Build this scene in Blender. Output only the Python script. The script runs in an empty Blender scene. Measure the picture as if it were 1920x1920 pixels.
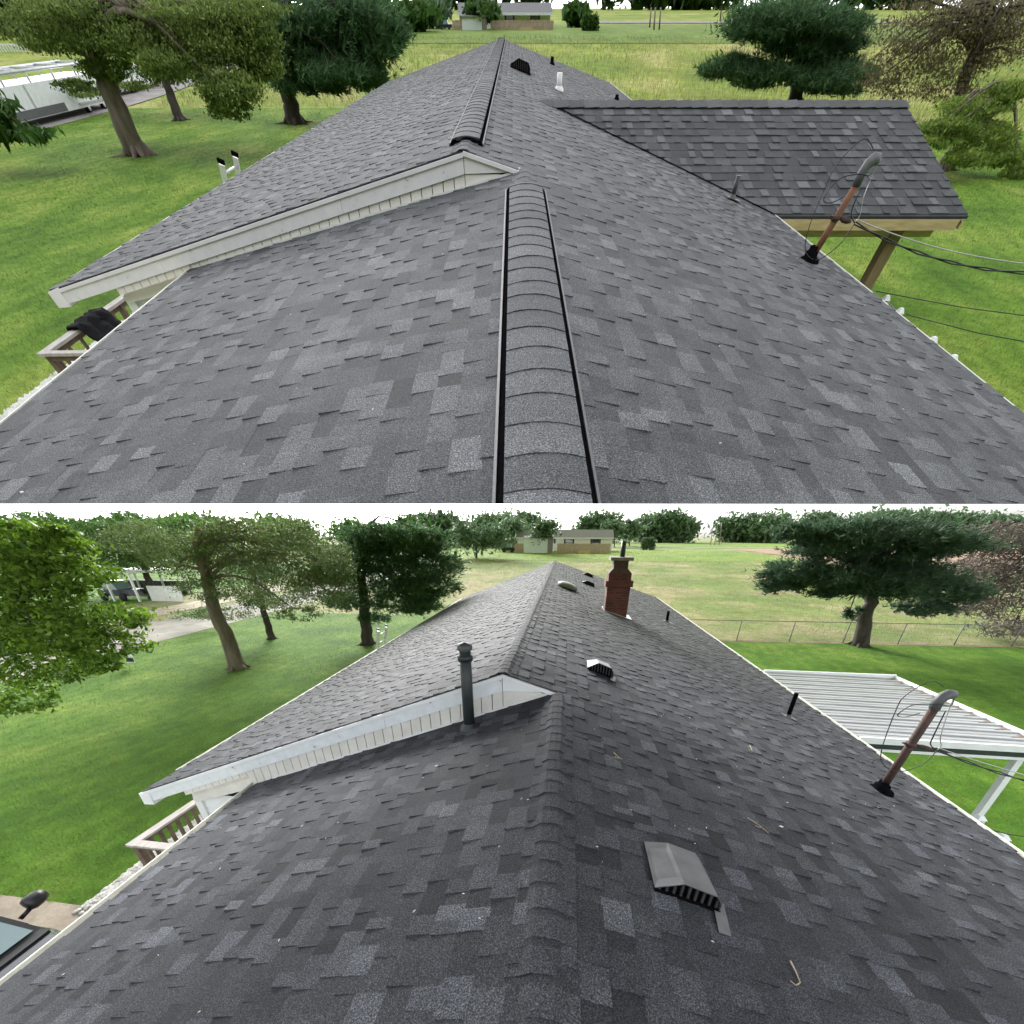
import bpy, bmesh, math, random
import numpy as np
from math import sin, cos, atan, atan2, radians, degrees, pi, sqrt
from mathutils import Vector, Matrix, noise as mnoise
random.seed(7)
rng = np.random.default_rng(11)
scene = bpy.context.scene
col = scene.collection

# ------------------------------------------------------------------ camera, world, sun, exposure
FPX, PPX, PPY, IMG = 705.0, 960.0, 1365.0, 1920.0       # focal length and principal point, in photo pixels
CAM_H = 6.0                                              # camera height over the lawn
PITCH = atan((PPY - 1003) / FPX)                         # ridge vanishing point of the chimney house: (1064, 1003)
YAW = radians(7.476)
cam_data = bpy.data.cameras.new('camera')
cam_data.sensor_width = 36.0
cam_data.lens = 36.0 * FPX / IMG
cam_data.shift_y = (PPY - IMG / 2) / IMG
cam_data.clip_start = 0.05
cam_data.clip_end = 3000
cam = bpy.data.objects.new('camera', cam_data)
col.objects.link(cam)
cam.location = (0, 0, CAM_H)
cam.rotation_euler = (pi / 2 - PITCH, 0, YAW)
scene.camera = cam

SUN_EL, SUN_AZ = radians(27), radians(-28)               # azimuth from +Y, clockwise: a veiled sun ahead, to the left
world = bpy.data.worlds.new('World')
scene.world = world
world.use_nodes = True
wn = world.node_tree
bg = wn.nodes['Background']
sky = wn.nodes.new('ShaderNodeTexSky')
sky.sky_type = 'NISHITA'
sky.sun_disc = False
sky.sun_elevation = SUN_EL
sky.sun_rotation = SUN_AZ
sky.air_density = 1.0
sky.dust_density = 4.0
sky.ozone_density = 1.0
hsv = wn.nodes.new('ShaderNodeHueSaturation')            # thin even overcast: the same sky, most of its blue gone
hsv.inputs['Saturation'].default_value = 0.12
wn.links.new(sky.outputs[0], hsv.inputs['Color'])
wn.links.new(hsv.outputs[0], bg.inputs['Color'])
bg.inputs['Strength'].default_value = 0.15
sun_data = bpy.data.lights.new('sun', 'SUN')
sun_data.energy = 0.9
sun_data.angle = radians(16)
sun_data.color = (1.0, 0.985, 0.965)
sun = bpy.data.objects.new('sun', sun_data)
col.objects.link(sun)
sd = Vector((sin(SUN_AZ) * cos(SUN_EL), cos(SUN_AZ) * cos(SUN_EL), sin(SUN_EL)))
sun.rotation_euler = sd.to_track_quat('Z', 'Y').to_euler()
sun.location = sd * 200

scene.render.engine = 'CYCLES'
scene.view_settings.view_transform = 'Standard'
scene.view_settings.look = 'None'
scene.view_settings.exposure = 2.05
scene.view_settings.gamma = 1.0
scene.cycles.use_denoising = True
scene.cycles.max_bounces = 8
scene.cycles.transparent_max_bounces = 8

# ------------------------------------------------------------------ the two yards: coordinates u (across), v (along the ridge), z, camera at the origin
class Frame:
    def __init__(s, vp, ground):
        s.p = atan((PPY - vp[1]) / FPX)
        r, f, z = s.ray(*vp)
        s.yaw = atan2(r, f)
        s.ground = ground
        tilt = s.p - PITCH
        s.M = (Matrix.Translation((0, 0, CAM_H)) @ Matrix.Rotation(YAW, 4, 'Z') @ Matrix.Rotation(tilt, 4, 'X')
               @ Matrix.Rotation(-s.yaw, 4, 'Z'))
    def ray(s, px, py):
        X = (px - PPX) / FPX; Y = (py - PPY) / FPX
        return X, cos(s.p) - Y * sin(s.p), -(sin(s.p) + Y * cos(s.p))
    def dir(s, px, py):
        r, f, z = s.ray(px, py); c, n = cos(s.yaw), sin(s.yaw)
        return Vector((r * c - f * n, r * n + f * c, z))
    def at(s, px, py, z=None, v=None, plane=None):
        d = s.dir(px, py)
        if plane is not None:                     # plane: z = a + b*u + c*v
            a, b, c = plane
            return d * (a / (d.z - b * d.x - c * d.y))
        return d * (z / d.z if z is not None else v / d.y)
    def gnd(s, px, py): 
        p = s.at(px, py, z=s.ground)
        for _ in range(12):
            p = s.at(px, py, z=s.gz(p.x, p.y))
        return p
    def proj(s, P):
        c, n = cos(s.yaw), sin(s.yaw)
        r = P[0] * c + P[1] * n; f = -P[0] * n + P[1] * c
        Z = f * cos(s.p) - P[2] * sin(s.p); Yd = -f * sin(s.p) - P[2] * cos(s.p)
        return PPX + FPX * r / Z, PPY + FPX * Yd / Z, Z
    def gz(s, u, v):
        return s.ground

def smooth(a, b, x):
    t = min(1.0, max(0.0, (x - a) / (b - a))); return t * t * (3 - 2 * t)
LO = Frame((1064, 1003), -6.0)                           # the yard of the chimney house
UP = Frame((962, 9), -4.1)                               # the yard of the ridge-vent house, on its slope
LO.gz = lambda u, v: -6.0 + 2.1 * smooth(34, 118, v) + 1.2 * smooth(150, 420, v)
UP.gz = lambda u, v: -4.1 + 1.95 * smooth(58, 150, v) + 0.9 * smooth(160, 420, v)

# ------------------------------------------------------------------ materials
def mk(name):
    m = bpy.data.materials.new(name); m.use_nodes = True
    return m, m.node_tree.nodes, m.node_tree.links, m.node_tree.nodes['Principled BSDF']
def ramp(N, stops):
    r = N.new('ShaderNodeValToRGB')
    while len(r.color_ramp.elements) < len(stops): r.color_ramp.elements.new(0.5)
    for e, (p, c) in zip(r.color_ramp.elements, stops):
        e.position = p; e.color = (*c, 1)
    return r
def tex(N, L, scale, detail=4, kind='Object', rough=0.6, stretch=None):
    tc = N.new('ShaderNodeTexCoord'); n = N.new('ShaderNodeTexNoise')
    n.inputs['Scale'].default_value = scale; n.inputs['Detail'].default_value = detail; n.inputs['Roughness'].default_value = rough
    if stretch:
        mp = N.new('ShaderNodeMapping'); mp.inputs['Scale'].default_value = stretch
        L.new(tc.outputs[kind], mp.inputs[0]); L.new(mp.outputs[0], n.inputs['Vector'])
    else: L.new(tc.outputs[kind], n.inputs['Vector'])
    return n
def math_node(N, L, op, a, b):
    m = N.new('ShaderNodeMath'); m.operation = op
    for i, x in enumerate((a, b)):
        if hasattr(x, 'links') or hasattr(x, 'is_output'): L.new(x, m.inputs[i])
        else: m.inputs[i].default_value = x
    return m.outputs[0]
def pmat(name, stops, scale=8, rough=0.6, bump=0.0, bscale=None, metal=0.0, detail=5, stretch=None, spec=0.5):
    m, N, L, b = mk(name)
    n = tex(N, L, scale, detail, stretch=stretch)
    r = ramp(N, stops if len(stops) > 1 else [(0, stops[0][1]), (1, stops[0][1])])
    L.new(n.outputs['Fac'], r.inputs[0]); L.new(r.outputs[0], b.inputs['Base Color'])
    b.inputs['Roughness'].default_value = rough; b.inputs['Metallic'].default_value = metal
    b.inputs['Specular IOR Level'].default_value = spec
    if bump:
        n2 = tex(N, L, bscale or scale * 4, 3, stretch=stretch); bp = N.new('ShaderNodeBump')
        bp.inputs['Strength'].default_value = bump; bp.inputs['Distance'].default_value = 0.02
        L.new(n2.outputs['Fac'], bp.inputs['Height']); L.new(bp.outputs[0], b.inputs['Normal'])
    return m
def c2(a, b, lo=0.3, hi=0.7): return [(lo, a), (hi, b)]

def shingle_mat(name, dark, mid, light, gran=150):
    m, N, L, b = mk(name)
    at = N.new('ShaderNodeAttribute'); at.attribute_name = 'tone'
    r = ramp(N, [(0.0, dark), (0.5, mid), (1.0, light)])
    L.new(at.outputs['Fac'], r.inputs[0])
    g = tex(N, L, gran, 2, rough=0.8)
    gr = ramp(N, [(0.36, (0.22,) * 3), (0.48, (0.72,) * 3), (0.56, (1.35,) * 3), (0.70, (3.2, 3.2, 3.25))])
    L.new(g.outputs['Fac'], gr.inputs[0])
    w = tex(N, L, 1.1, 5)                         # weathering, blotches of a metre or so
    wr = ramp(N, [(0.3, (0.84, 0.85, 0.88)), (0.7, (1.14, 1.13, 1.1))])
    L.new(w.outputs['Fac'], wr.inputs[0])
    m1 = N.new('ShaderNodeMixRGB'); m1.blend_type = 'MULTIPLY'; m1.inputs[0].default_value = 1
    m2 = N.new('ShaderNodeMixRGB'); m2.blend_type = 'MULTIPLY'; m2.inputs[0].default_value = 1
    L.new(r.outputs[0], m1.inputs[1]); L.new(gr.outputs[0], m1.inputs[2])
    L.new(m1.outputs[0], m2.inputs[1]); L.new(wr.outputs[0], m2.inputs[2])
    st = tex(N, L, 0.9, 6, stretch=(0.35, 4.0, 0.35), rough=0.7)      # run-off streaks down the slope
    sr_ = ramp(N, [(0.35, (0.86, 0.86, 0.88)), (0.65, (1.12, 1.12, 1.11))]); L.new(st.outputs['Fac'], sr_.inputs[0])
    m3 = N.new('ShaderNodeMixRGB'); m3.blend_type = 'MULTIPLY'; m3.inputs[0].default_value = 1
    L.new(m2.outputs[0], m3.inputs[1]); L.new(sr_.outputs[0], m3.inputs[2]); L.new(m3.outputs[0], b.inputs['Base Color'])
    b.inputs['Roughness'].default_value = 0.85; b.inputs['Specular IOR Level'].default_value = 0.35
    bp = N.new('ShaderNodeBump'); bp.inputs['Strength'].default_value = 0.5; bp.inputs['Distance'].default_value = 0.003
    L.new(g.outputs['Fac'], bp.inputs['Height']); L.new(bp.outputs[0], b.inputs['Normal'])
    return m
def leaf_mat(name, dark, light, trans=0.35, rough=0.55):
    m, N, L, b = mk(name)
    at = N.new('ShaderNodeAttribute'); at.attribute_name = 'tone'
    r = ramp(N, [(0.0, dark), (1.0, light)])
    L.new(at.outputs['Fac'], r.inputs[0]); L.new(r.outputs[0], b.inputs['Base Color'])
    b.inputs['Roughness'].default_value = rough; b.inputs['Specular IOR Level'].default_value = 0.25
    t = N.new('ShaderNodeBsdfTranslucent'); L.new(r.outputs[0], t.inputs['Color'])
    mx = N.new('ShaderNodeMixShader'); mx.inputs[0].default_value = trans
    L.new(b.outputs[0], mx.inputs[1]); L.new(t.outputs[0], mx.inputs[2])
    L.new(mx.outputs[0], N['Material Output'].inputs['Surface'])
    return m
def ground_mat(name, stops, big=0.12, fine=9.0, stretch=None, bump=0.3, fine_rng=(0.62, 1.5), stripes=0.0):
    m, N, L, b = mk(name)
    n = tex(N, L, big, 7, stretch=stretch, rough=0.62); r = ramp(N, stops); L.new(n.outputs['Fac'], r.inputs[0])
    f = tex(N, L, fine, 6, rough=0.75); fr = ramp(N, [(0.28, (fine_rng[0],) * 3), (0.72, (fine_rng[1],) * 3)]); L.new(f.outputs['Fac'], fr.inputs[0])
    mm = N.new('ShaderNodeMixRGB'); mm.blend_type = 'MULTIPLY'; mm.inputs[0].default_value = 1
    md = tex(N, L, fine * 0.16, 5, rough=0.7); mr = ramp(N, [(0.3, (0.70,) * 3), (0.7, (1.34,) * 3)]); L.new(md.outputs['Fac'], mr.inputs[0])
    m3 = N.new('ShaderNodeMixRGB'); m3.blend_type = 'MULTIPLY'; m3.inputs[0].default_value = 0.8
    L.new(r.outputs[0], mm.inputs[1]); L.new(fr.outputs[0], mm.inputs[2]); L.new(mm.outputs[0], m3.inputs[1]); L.new(mr.outputs[0], m3.inputs[2]); L.new(m3.outputs[0], b.inputs['Base Color'])
    if stripes:                                   # mower passes
        tc = N.new('ShaderNodeTexCoord'); wv = N.new('ShaderNodeTexWave'); wv.bands_direction = 'X'; wv.inputs['Scale'].default_value = 0.42
        wv.inputs['Distortion'].default_value = 6; wv.inputs['Detail'].default_value = 3; wv.inputs['Detail Scale'].default_value = 0.7
        mpp = N.new('ShaderNodeMapping'); mpp.inputs['Rotation'].default_value = (0, 0, 0.22); L.new(tc.outputs['Object'], mpp.inputs[0]); L.new(mpp.outputs[0], wv.inputs['Vector'])
        wr = ramp(N, [(0.2, (1 - stripes,) * 3), (0.8, (1 + stripes,) * 3)]); L.new(wv.outputs['Fac'], wr.inputs[0])
        m4 = N.new('ShaderNodeMixRGB'); m4.blend_type = 'MULTIPLY'; m4.inputs[0].default_value = 1
        L.new(m3.outputs[0], m4.inputs[1]); L.new(wr.outputs[0], m4.inputs[2]); L.new(m4.outputs[0], b.inputs['Base Color'])
    b.inputs['Roughness'].default_value = 0.95; b.inputs['Specular IOR Level'].default_value = 0.1
    bp = N.new('ShaderNodeBump'); bp.inputs['Strength'].default_value = bump; bp.inputs['Distance'].default_value = 0.05
    L.new(f.outputs['Fac'], bp.inputs['Height']); L.new(bp.outputs[0], b.inputs['Normal'])
    return m
def brick_mat(name):
    m, N, L, b = mk(name)
    tc = N.new('ShaderNodeTexCoord'); sx = N.new('ShaderNodeSeparateXYZ'); cx = N.new('ShaderNodeCombineXYZ')
    L.new(tc.outputs['Object'], sx.inputs[0])
    L.new(math_node(N, L, 'ADD', sx.outputs[0], sx.outputs[1]), cx.inputs[0]); L.new(sx.outputs[2], cx.inputs[1])
    bk = N.new('ShaderNodeTexBrick'); L.new(cx.outputs[0], bk.inputs['Vector'])
    bk.inputs['Color1'].default_value = (0.15, 0.04, 0.03, 1); bk.inputs['Color2'].default_value = (0.09, 0.03, 0.025, 1)
    bk.inputs['Mortar'].default_value = (0.11, 0.06, 0.05, 1); bk.inputs['Scale'].default_value = 1
    bk.inputs['Brick Width'].default_value = 0.2; bk.inputs['Row Height'].default_value = 0.07; bk.inputs['Mortar Size'].default_value = 0.007
    n = tex(N, L, 3, 5); r = ramp(N, [(0.3, (0.6, 0.55, 0.55)), (0.7, (1.2, 1.2, 1.2))]); L.new(n.outputs['Fac'], r.inputs[0])
    mm = N.new('ShaderNodeMixRGB'); mm.blend_type = 'MULTIPLY'; mm.inputs[0].default_value = 1
    L.new(bk.outputs[0], mm.inputs[1]); L.new(r.outputs[0], mm.inputs[2]); L.new(mm.outputs[0], b.inputs['Base Color'])
    b.inputs['Roughness'].default_value = 0.9
    bp = N.new('ShaderNodeBump'); bp.inputs['Strength'].default_value = 0.6; bp.inputs['Distance'].default_value = 0.01
    L.new(bk.outputs['Fac'], bp.inputs['Height']); bp.invert = True; L.new(bp.outputs[0], b.inputs['Normal'])
    return m
def glass_mat(name, c, rough=0.05):
    m, N, L, b = mk(name)
    b.inputs['Base Color'].default_value = (*c, 1); b.inputs['Roughness'].default_value = rough
    b.inputs['Specular IOR Level'].default_value = 0.8; b.inputs['Coat Weight'].default_value = 0.6
    return m

M = {}
M['shingle_new'] = shingle_mat('shingle_new', (0.038, 0.040, 0.043), (0.076, 0.079, 0.083), (0.140, 0.145, 0.152))
M['shingle_old'] = shingle_mat('shingle_old', (0.015, 0.0163, 0.0195), (0.038, 0.041, 0.047), (0.084, 0.091, 0.102))
M['deck'] = pmat('roof_deck_felt', c2((0.02, 0.021, 0.024), (0.035, 0.036, 0.04)), 6, 0.9)
M['white'] = pmat('white_painted_metal', c2((0.66, 0.68, 0.69), (0.80, 0.82, 0.83)), 3, 0.45, 0.05)
M['white_worn'] = pmat('white_paint_peeling', [(0.30, (0.22, 0.21, 0.2)), (0.345, (0.62, 0.66, 0.69)), (0.7, (0.72, 0.77, 0.80))], 9, 0.6, 0.12, detail=7)
M['cream'] = pmat('cream_vinyl', c2((0.60, 0.59, 0.55), (0.72, 0.71, 0.67)), 5, 0.5)
M['gutter'] = pmat('cream_gutter', c2((0.52, 0.52, 0.46), (0.70, 0.70, 0.65)), 7, 0.45)
M['black'] = pmat('black_plastic', c2((0.003, 0.003, 0.0035), (0.007, 0.007, 0.008)), 20, 1.0, spec=0.0)
M['grey_plastic'] = pmat('grey_plastic', c2((0.06, 0.062, 0.065), (0.10, 0.10, 0.105)), 20, 0.6)
M['black_metal'] = pmat('black_painted_steel', c2((0.012, 0.018, 0.02), (0.03, 0.038, 0.04)), 9, 0.5)
M['vent_metal'] = pmat('weathered_grey_metal', c2((0.085, 0.088, 0.092), (0.135, 0.138, 0.142)), 8, 0.55, 0.03, metal=0.2)
M['galv'] = pmat('galvanised_metal', c2((0.40, 0.41, 0.42), (0.58, 0.59, 0.60)), 8, 0.4, metal=0.5)
M['alu'] = pmat('aluminium', c2((0.55, 0.56, 0.57), (0.68, 0.69, 0.70)), 10, 0.35, metal=0.6)
M['blue_cap'] = pmat('blue_plastic', c2((0.02, 0.06, 0.15), (0.03, 0.08, 0.2)), 10, 0.5)
M['rust_new'] = pmat('rusty_orange_pipe', c2((0.10, 0.04, 0.022), (0.24, 0.105, 0.05)), 9, 0.75, 0.1)
M['rust_old'] = pmat('rusty_dark_pipe', c2((0.030, 0.019, 0.016), (0.085, 0.042, 0.030)), 9, 0.75, 0.1)
M['cable'] = pmat('cable', c2((0.01, 0.01, 0.011), (0.02, 0.02, 0.022)), 20, 0.5)
M['fence_grey'] = pmat('weathered_fence_steel', c2((0.10, 0.10, 0.10), (0.18, 0.18, 0.18)), 10, 0.6)
M['pan'] = pmat('chalky_white_pan', c2((0.22, 0.23, 0.235), (0.36, 0.37, 0.375)), 2.5, 0.6, stretch=(0.4, 3, 3))
M['galv_dull'] = pmat('dull_galvanised', c2((0.13, 0.13, 0.133), (0.20, 0.20, 0.204)), 8, 0.6, metal=0.2)
M['slat_dark'] = pmat('dark_slat', c2((0.02, 0.02, 0.021), (0.04, 0.04, 0.042)), 20, 0.7)
M['wire'] = pmat('bare_wire', c2((0.35, 0.35, 0.35), (0.5, 0.5, 0.5)), 20, 0.4, metal=0.5)
M['pvc'] = pmat('white_pvc', c2((0.66, 0.66, 0.65), (0.74, 0.74, 0.73)), 20, 0.4)
M['brick'] = brick_mat('dark_red_brick')
M['brick_trim'] = pmat('red_brick_band', c2((0.075, 0.026, 0.022), (0.14, 0.042, 0.032)), 12, 0.9, 0.3)
M['brick_dark'] = pmat('sooted_brick', c2((0.05, 0.032, 0.03), (0.11, 0.06, 0.05)), 12, 0.9, 0.3)
M['stone'] = pmat('chimney_stone', c2((0.16, 0.14, 0.13), (0.28, 0.25, 0.23)), 10, 0.9, 0.2)
M['wood'] = pmat('treated_pine', c2((0.42, 0.30, 0.15), (0.60, 0.46, 0.27)), 3, 0.75, 0.08, stretch=(1, 8, 8))
M['wood_dark'] = pmat('treated_post', c2((0.17, 0.115, 0.06), (0.27, 0.19, 0.11)), 5, 0.8, 0.15, stretch=(6, 6, 0.8))
M['deckwood'] = pmat('weathered_rail_wood', c2((0.33, 0.30, 0.275), (0.50, 0.47, 0.44)), 4, 0.85, 0.12, stretch=(6, 1, 1))
M['deckdark'] = pmat('weathered_baluster_wood', c2((0.11, 0.075, 0.055), (0.20, 0.15, 0.115)), 6, 0.85, 0.12)
M['fencewood'] = pmat('fence_wood', c2((0.30, 0.22, 0.16), (0.46, 0.35, 0.27)), 2, 0.85)
M['cloth'] = pmat('black_cloth', c2((0.006, 0.006, 0.007), (0.012, 0.012, 0.013)), 20, 0.95, 0.4, spec=0.1)
M['bark'] = pmat('bark_grey_brown', c2((0.075, 0.058, 0.045), (0.20, 0.165, 0.13)), 4, 0.95, 0.8, 14, stretch=(1, 1, 0.25))
M['bark_dark'] = pmat('bark_dark', c2((0.022, 0.018, 0.016), (0.07, 0.055, 0.045)), 4, 0.95, 0.8, 14, stretch=(1, 1, 0.25))
M['leaf_olive'] = leaf_mat('leaf_olive', (0.040, 0.085, 0.012), (0.27, 0.34, 0.085))
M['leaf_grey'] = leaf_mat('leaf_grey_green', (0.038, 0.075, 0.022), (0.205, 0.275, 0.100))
M['leaf_bright'] = leaf_mat('leaf_bright', (0.030, 0.080, 0.007), (0.20, 0.33, 0.035), 0.45)
M['leaf_lime'] = leaf_mat('leaf_lime', (0.05, 0.11, 0.015), (0.32, 0.42, 0.08), 0.45)
M['leaf_mid'] = leaf_mat('leaf_mid', (0.024, 0.068, 0.014), (0.100, 0.200, 0.042))
M['needle'] = leaf_mat('pine_needle', (0.028, 0.072, 0.030), (0.125, 0.225, 0.095), 0.4)
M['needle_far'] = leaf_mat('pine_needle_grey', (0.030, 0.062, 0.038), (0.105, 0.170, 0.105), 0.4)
M['leaf_brown'] = leaf_mat('leaf_brown', (0.075, 0.062, 0.028), (0.22, 0.185, 0.10))
M['leaf_purple'] = leaf_mat('leaf_purple_grey', (0.075, 0.062, 0.055), (0.20, 0.165, 0.15))
M['leaf_far'] = leaf_mat('leaf_far', (0.060, 0.115, 0.060), (0.14, 0.22, 0.115), 0.25)  # lightened leaf colour stands in for haze over the far trees
M['grass'] = leaf_mat('grass_blade', (0.070, 0.135, 0.015), (0.15, 0.225, 0.034), 0.4)
M['straw'] = leaf_mat('straw_blade', (0.12, 0.18, 0.030), (0.42, 0.40, 0.18), 0.3)
M['lawn_up'] = ground_mat('mown_lawn', [(0.30, (0.044, 0.105, 0.010)), (0.50, (0.104, 0.186, 0.020)), (0.70, (0.205, 0.260, 0.048))], 0.42, 20, fine_rng=(0.48, 1.7), stripes=0.05, stretch=(1, 0.55, 1))
M['lawn_lo'] = ground_mat('mown_lawn_deep', [(0.30, (0.032, 0.082, 0.009)), (0.52, (0.064, 0.132, 0.014)), (0.70, (0.125, 0.185, 0.032))], 0.42, 20, fine_rng=(0.48, 1.7), stripes=0.05)
M['field_up'] = ground_mat('meadow', [(0.32, (0.11, 0.19, 0.022)), (0.52, (0.21, 0.26, 0.042)), (0.66, (0.34, 0.32, 0.115)), (0.78, (0.25, 0.19, 0.075))], 0.10, 1.2, stretch=(1, 0.4, 1))
M['field_lo'] = ground_mat('rough_field', [(0.32, (0.085, 0.145, 0.032)), (0.50, (0.15, 0.18, 0.065)), (0.62, (0.25, 0.215, 0.13)), (0.76, (0.18, 0.14, 0.09))], 0.13, 1.5)
M['soil'] = ground_mat('ploughed_soil', [(0.3, (0.20, 0.14, 0.10)), (0.7, (0.30, 0.22, 0.16))], 0.1, 2, stretch=(0.3, 2, 1))
M['farlawn'] = ground_mat('far_lawn', [(0.3, (0.10, 0.17, 0.03)), (0.7, (0.17, 0.23, 0.05))], 0.1, 2)
M['dirt'] = ground_mat('bare_dirt', [(0.3, (0.12, 0.09, 0.06)), (0.7, (0.22, 0.17, 0.12))], 2, 12)
M['road'] = ground_mat('pale_asphalt', [(0.3, (0.22, 0.205, 0.195)), (0.7, (0.32, 0.30, 0.285))], 0.4, 6, bump=0.15, fine_rng=(0.85, 1.15))
M['concrete'] = ground_mat('concrete', [(0.3, (0.30, 0.25, 0.20)), (0.7, (0.42, 0.37, 0.30))], 0.7, 9, bump=0.15, fine_rng=(0.85, 1.15))
M['gravel'] = pmat('white_stone', c2((0.42, 0.40, 0.37), (0.78, 0.77, 0.74)), 5, 0.85)
M['carpaint'] = glass_mat('charcoal_car_paint', (0.02, 0.022, 0.028), 0.25)
M['carblack'] = pmat('car_trim', c2((0.008, 0.008, 0.009), (0.016, 0.016, 0.018)), 20, 0.4)
M['carglass'] = glass_mat('car_glass', (0.16, 0.24, 0.25), 0.08)
M['tyre'] = pmat('rubber', c2((0.012, 0.012, 0.012), (0.022, 0.022, 0.022)), 20, 0.85)
M['winglass'] = glass_mat('window_glass', (0.03, 0.035, 0.04), 0.08)
M['greyroof'] = pmat('far_grey_roof', c2((0.13, 0.13, 0.135), (0.19, 0.19, 0.195)), 4, 0.9)
M['truckblue'] = pmat('dark_blue_paint', c2((0.015, 0.017, 0.03), (0.025, 0.028, 0.045)), 5, 0.3)

# ------------------------------------------------------------------ mesh building
ORG = {}
UPPER = set()
class MB:
    def __init__(s): s.v = []; s.f = []; s.t = []; s.sm = []
    def face(s, pts, tone=0.5, smooth_=False):
        n = len(s.v); s.v += [tuple(p) for p in pts]; s.f.append(tuple(range(n, n + len(pts)))); s.t.append(tone); s.sm.append(smooth_); return s
    def raw(s, V, F, tone=0.5, smooth_=False):
        n = len(s.v); s.v += [tuple(p) for p in V]
        for f in F: s.f.append(tuple(n + i for i in f)); s.t.append(tone); s.sm.append(smooth_)
        return s
    def hexa(s, a, b, tone=0.5):
        """solid between two matching rings of points"""
        k = len(a); F = [tuple(range(k))[::-1], tuple(range(k, 2 * k))]
        F += [(i, (i + 1) % k, k + (i + 1) % k, k + i) for i in range(k)]
        return s.raw(list(a) + list(b), F, tone)
    def box(s, x0, x1, y0, y1, z0, z1, tone=0.5):
        return s.hexa([(x0, y0, z0), (x1, y0, z0), (x1, y1, z0), (x0, y1, z0)], [(x0, y0, z1), (x1, y0, z1), (x1, y1, z1), (x0, y1, z1)], tone)
    def beam(s, p, q, w, h, up=(0, 0, 1), tone=0.5):
        p = Vector(p); q = Vector(q); d = (q - p).normalized(); up = Vector(up)
        sd_ = d.cross(up).normalized(); up = sd_.cross(d).normalized()
        ring = lambda c: [c + sd_ * a * w / 2 + up * b * h / 2 for a, b in ((-1, -1), (1, -1), (1, 1), (-1, 1))]
        return s.hexa(ring(p), ring(q), tone)
    def tube(s, path, rad, n=8, tone=0.5, cap=True):
        path = [Vector(p) for p in path]
        if not hasattr(rad, '__len__'): rad = [rad] * len(path)
        V = []; F = []; ref = None
        for i, p in enumerate(path):
            d = (path[min(i + 1, len(path) - 1)] - path[max(i - 1, 0)]).normalized()
            if ref is None:
                ref = Vector((0, 0, 1)) if abs(d.z) < 0.9 else Vector((1, 0, 0))
            a = d.cross(ref).normalized(); b = a.cross(d).normalized(); ref = b
            for k in range(n):
                t = 2 * pi * k / n; V.append(p + (a * cos(t) + b * sin(t)) * rad[i])
        for i in range(len(path) - 1):
            for k in range(n):
                F.append((i * n + k, i * n + (k + 1) % n, (i + 1) * n + (k + 1) % n, (i + 1) * n + k))
        base = len(s.v)
        s.raw(V, F, tone, True)
        if cap:
            s.f.append(tuple(base + k for k in range(n))[::-1]); s.t.append(tone); s.sm.append(False)
            s.f.append(tuple(base + (len(path) - 1) * n + k for k in range(n))); s.t.append(tone); s.sm.append(False)
        return s
    def lathe(s, c, prof, n=16, axis=(0, 0, 1), tone=0.5):
        """profile of (radius, height) pairs turned about an axis through c"""
        c = Vector(c); ax = Vector(axis).normalized(); r0 = Vector((1, 0, 0)) if abs(ax.x) < 0.8 else Vector((0, 1, 0))
        a = ax.cross(r0).normalized(); b = ax.cross(a)
        V = [c + ax * h + (a * cos(2 * pi * k / n) + b * sin(2 * pi * k / n)) * max(r, 1e-4) for r, h in prof for k in range(n)]
        F = [(i * n + k, i * n + (k + 1) % n, (i + 1) * n + (k + 1) % n, (i + 1) * n + k) for i in range(len(prof) - 1) for k in range(n)]
        return s.raw(V, F, tone, True)
    def build(s, name, mat, parent=None, fr=None):
        o = ORG.get(parent.name, Vector((0, 0, 0))) if parent else Vector((0, 0, 0))
        me = bpy.data.meshes.new(name)
        me.from_pydata([(p[0] - o.x, p[1] - o.y, p[2] - o.z) for p in s.v], [], s.f)
        if any(s.sm): me.polygons.foreach_set('use_smooth', s.sm)
        a = me.attributes.new('tone', 'FLOAT', 'FACE'); a.data.foreach_set('value', s.t)
        me.materials.append(M[mat]); me.update()
        ob = bpy.data.objects.new(name, me); col.objects.link(ob)
        if parent: ob.parent = parent
        elif fr:
            ob.matrix_world = fr.M
            if fr is UP: UPPER.add(ob.name)
        return ob
def cloud(name, V, F, tone, mat, parent=None, fr=None, normals=None):
    """numpy mesh with faces of one size"""
    V = np.asarray(V, np.float32); F = np.asarray(F, np.int32); k = F.shape[1]
    if parent is not None and parent.name in ORG: V = V - np.array(ORG[parent.name], np.float32)
    me = bpy.data.meshes.new(name)
    me.vertices.add(len(V)); me.vertices.foreach_set('co', V.ravel())
    me.loops.add(F.size); me.loops.foreach_set('vertex_index', F.ravel())
    me.polygons.add(len(F)); me.polygons.foreach_set('loop_start', np.arange(0, F.size, k, dtype=np.int32))
    me.update(calc_edges=True)
    a = me.attributes.new('tone', 'FLOAT', 'FACE'); a.data.foreach_set('value', np.asarray(tone, np.float32))
    me.materials.append(M[mat])
    ob = bpy.data.objects.new(name, me); col.objects.link(ob)
    if parent is not None: ob.parent = parent
    elif fr is not None:
        ob.matrix_world = fr.M
        if fr is UP: UPPER.add(ob.name)
    return ob
def tag(o, label=None, cat=None, group=None, kind=None):
    if label: o['label'] = label
    if cat: o['category'] = cat
    if group: o['group'] = group
    if kind: o['kind'] = kind
    return o
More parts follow.
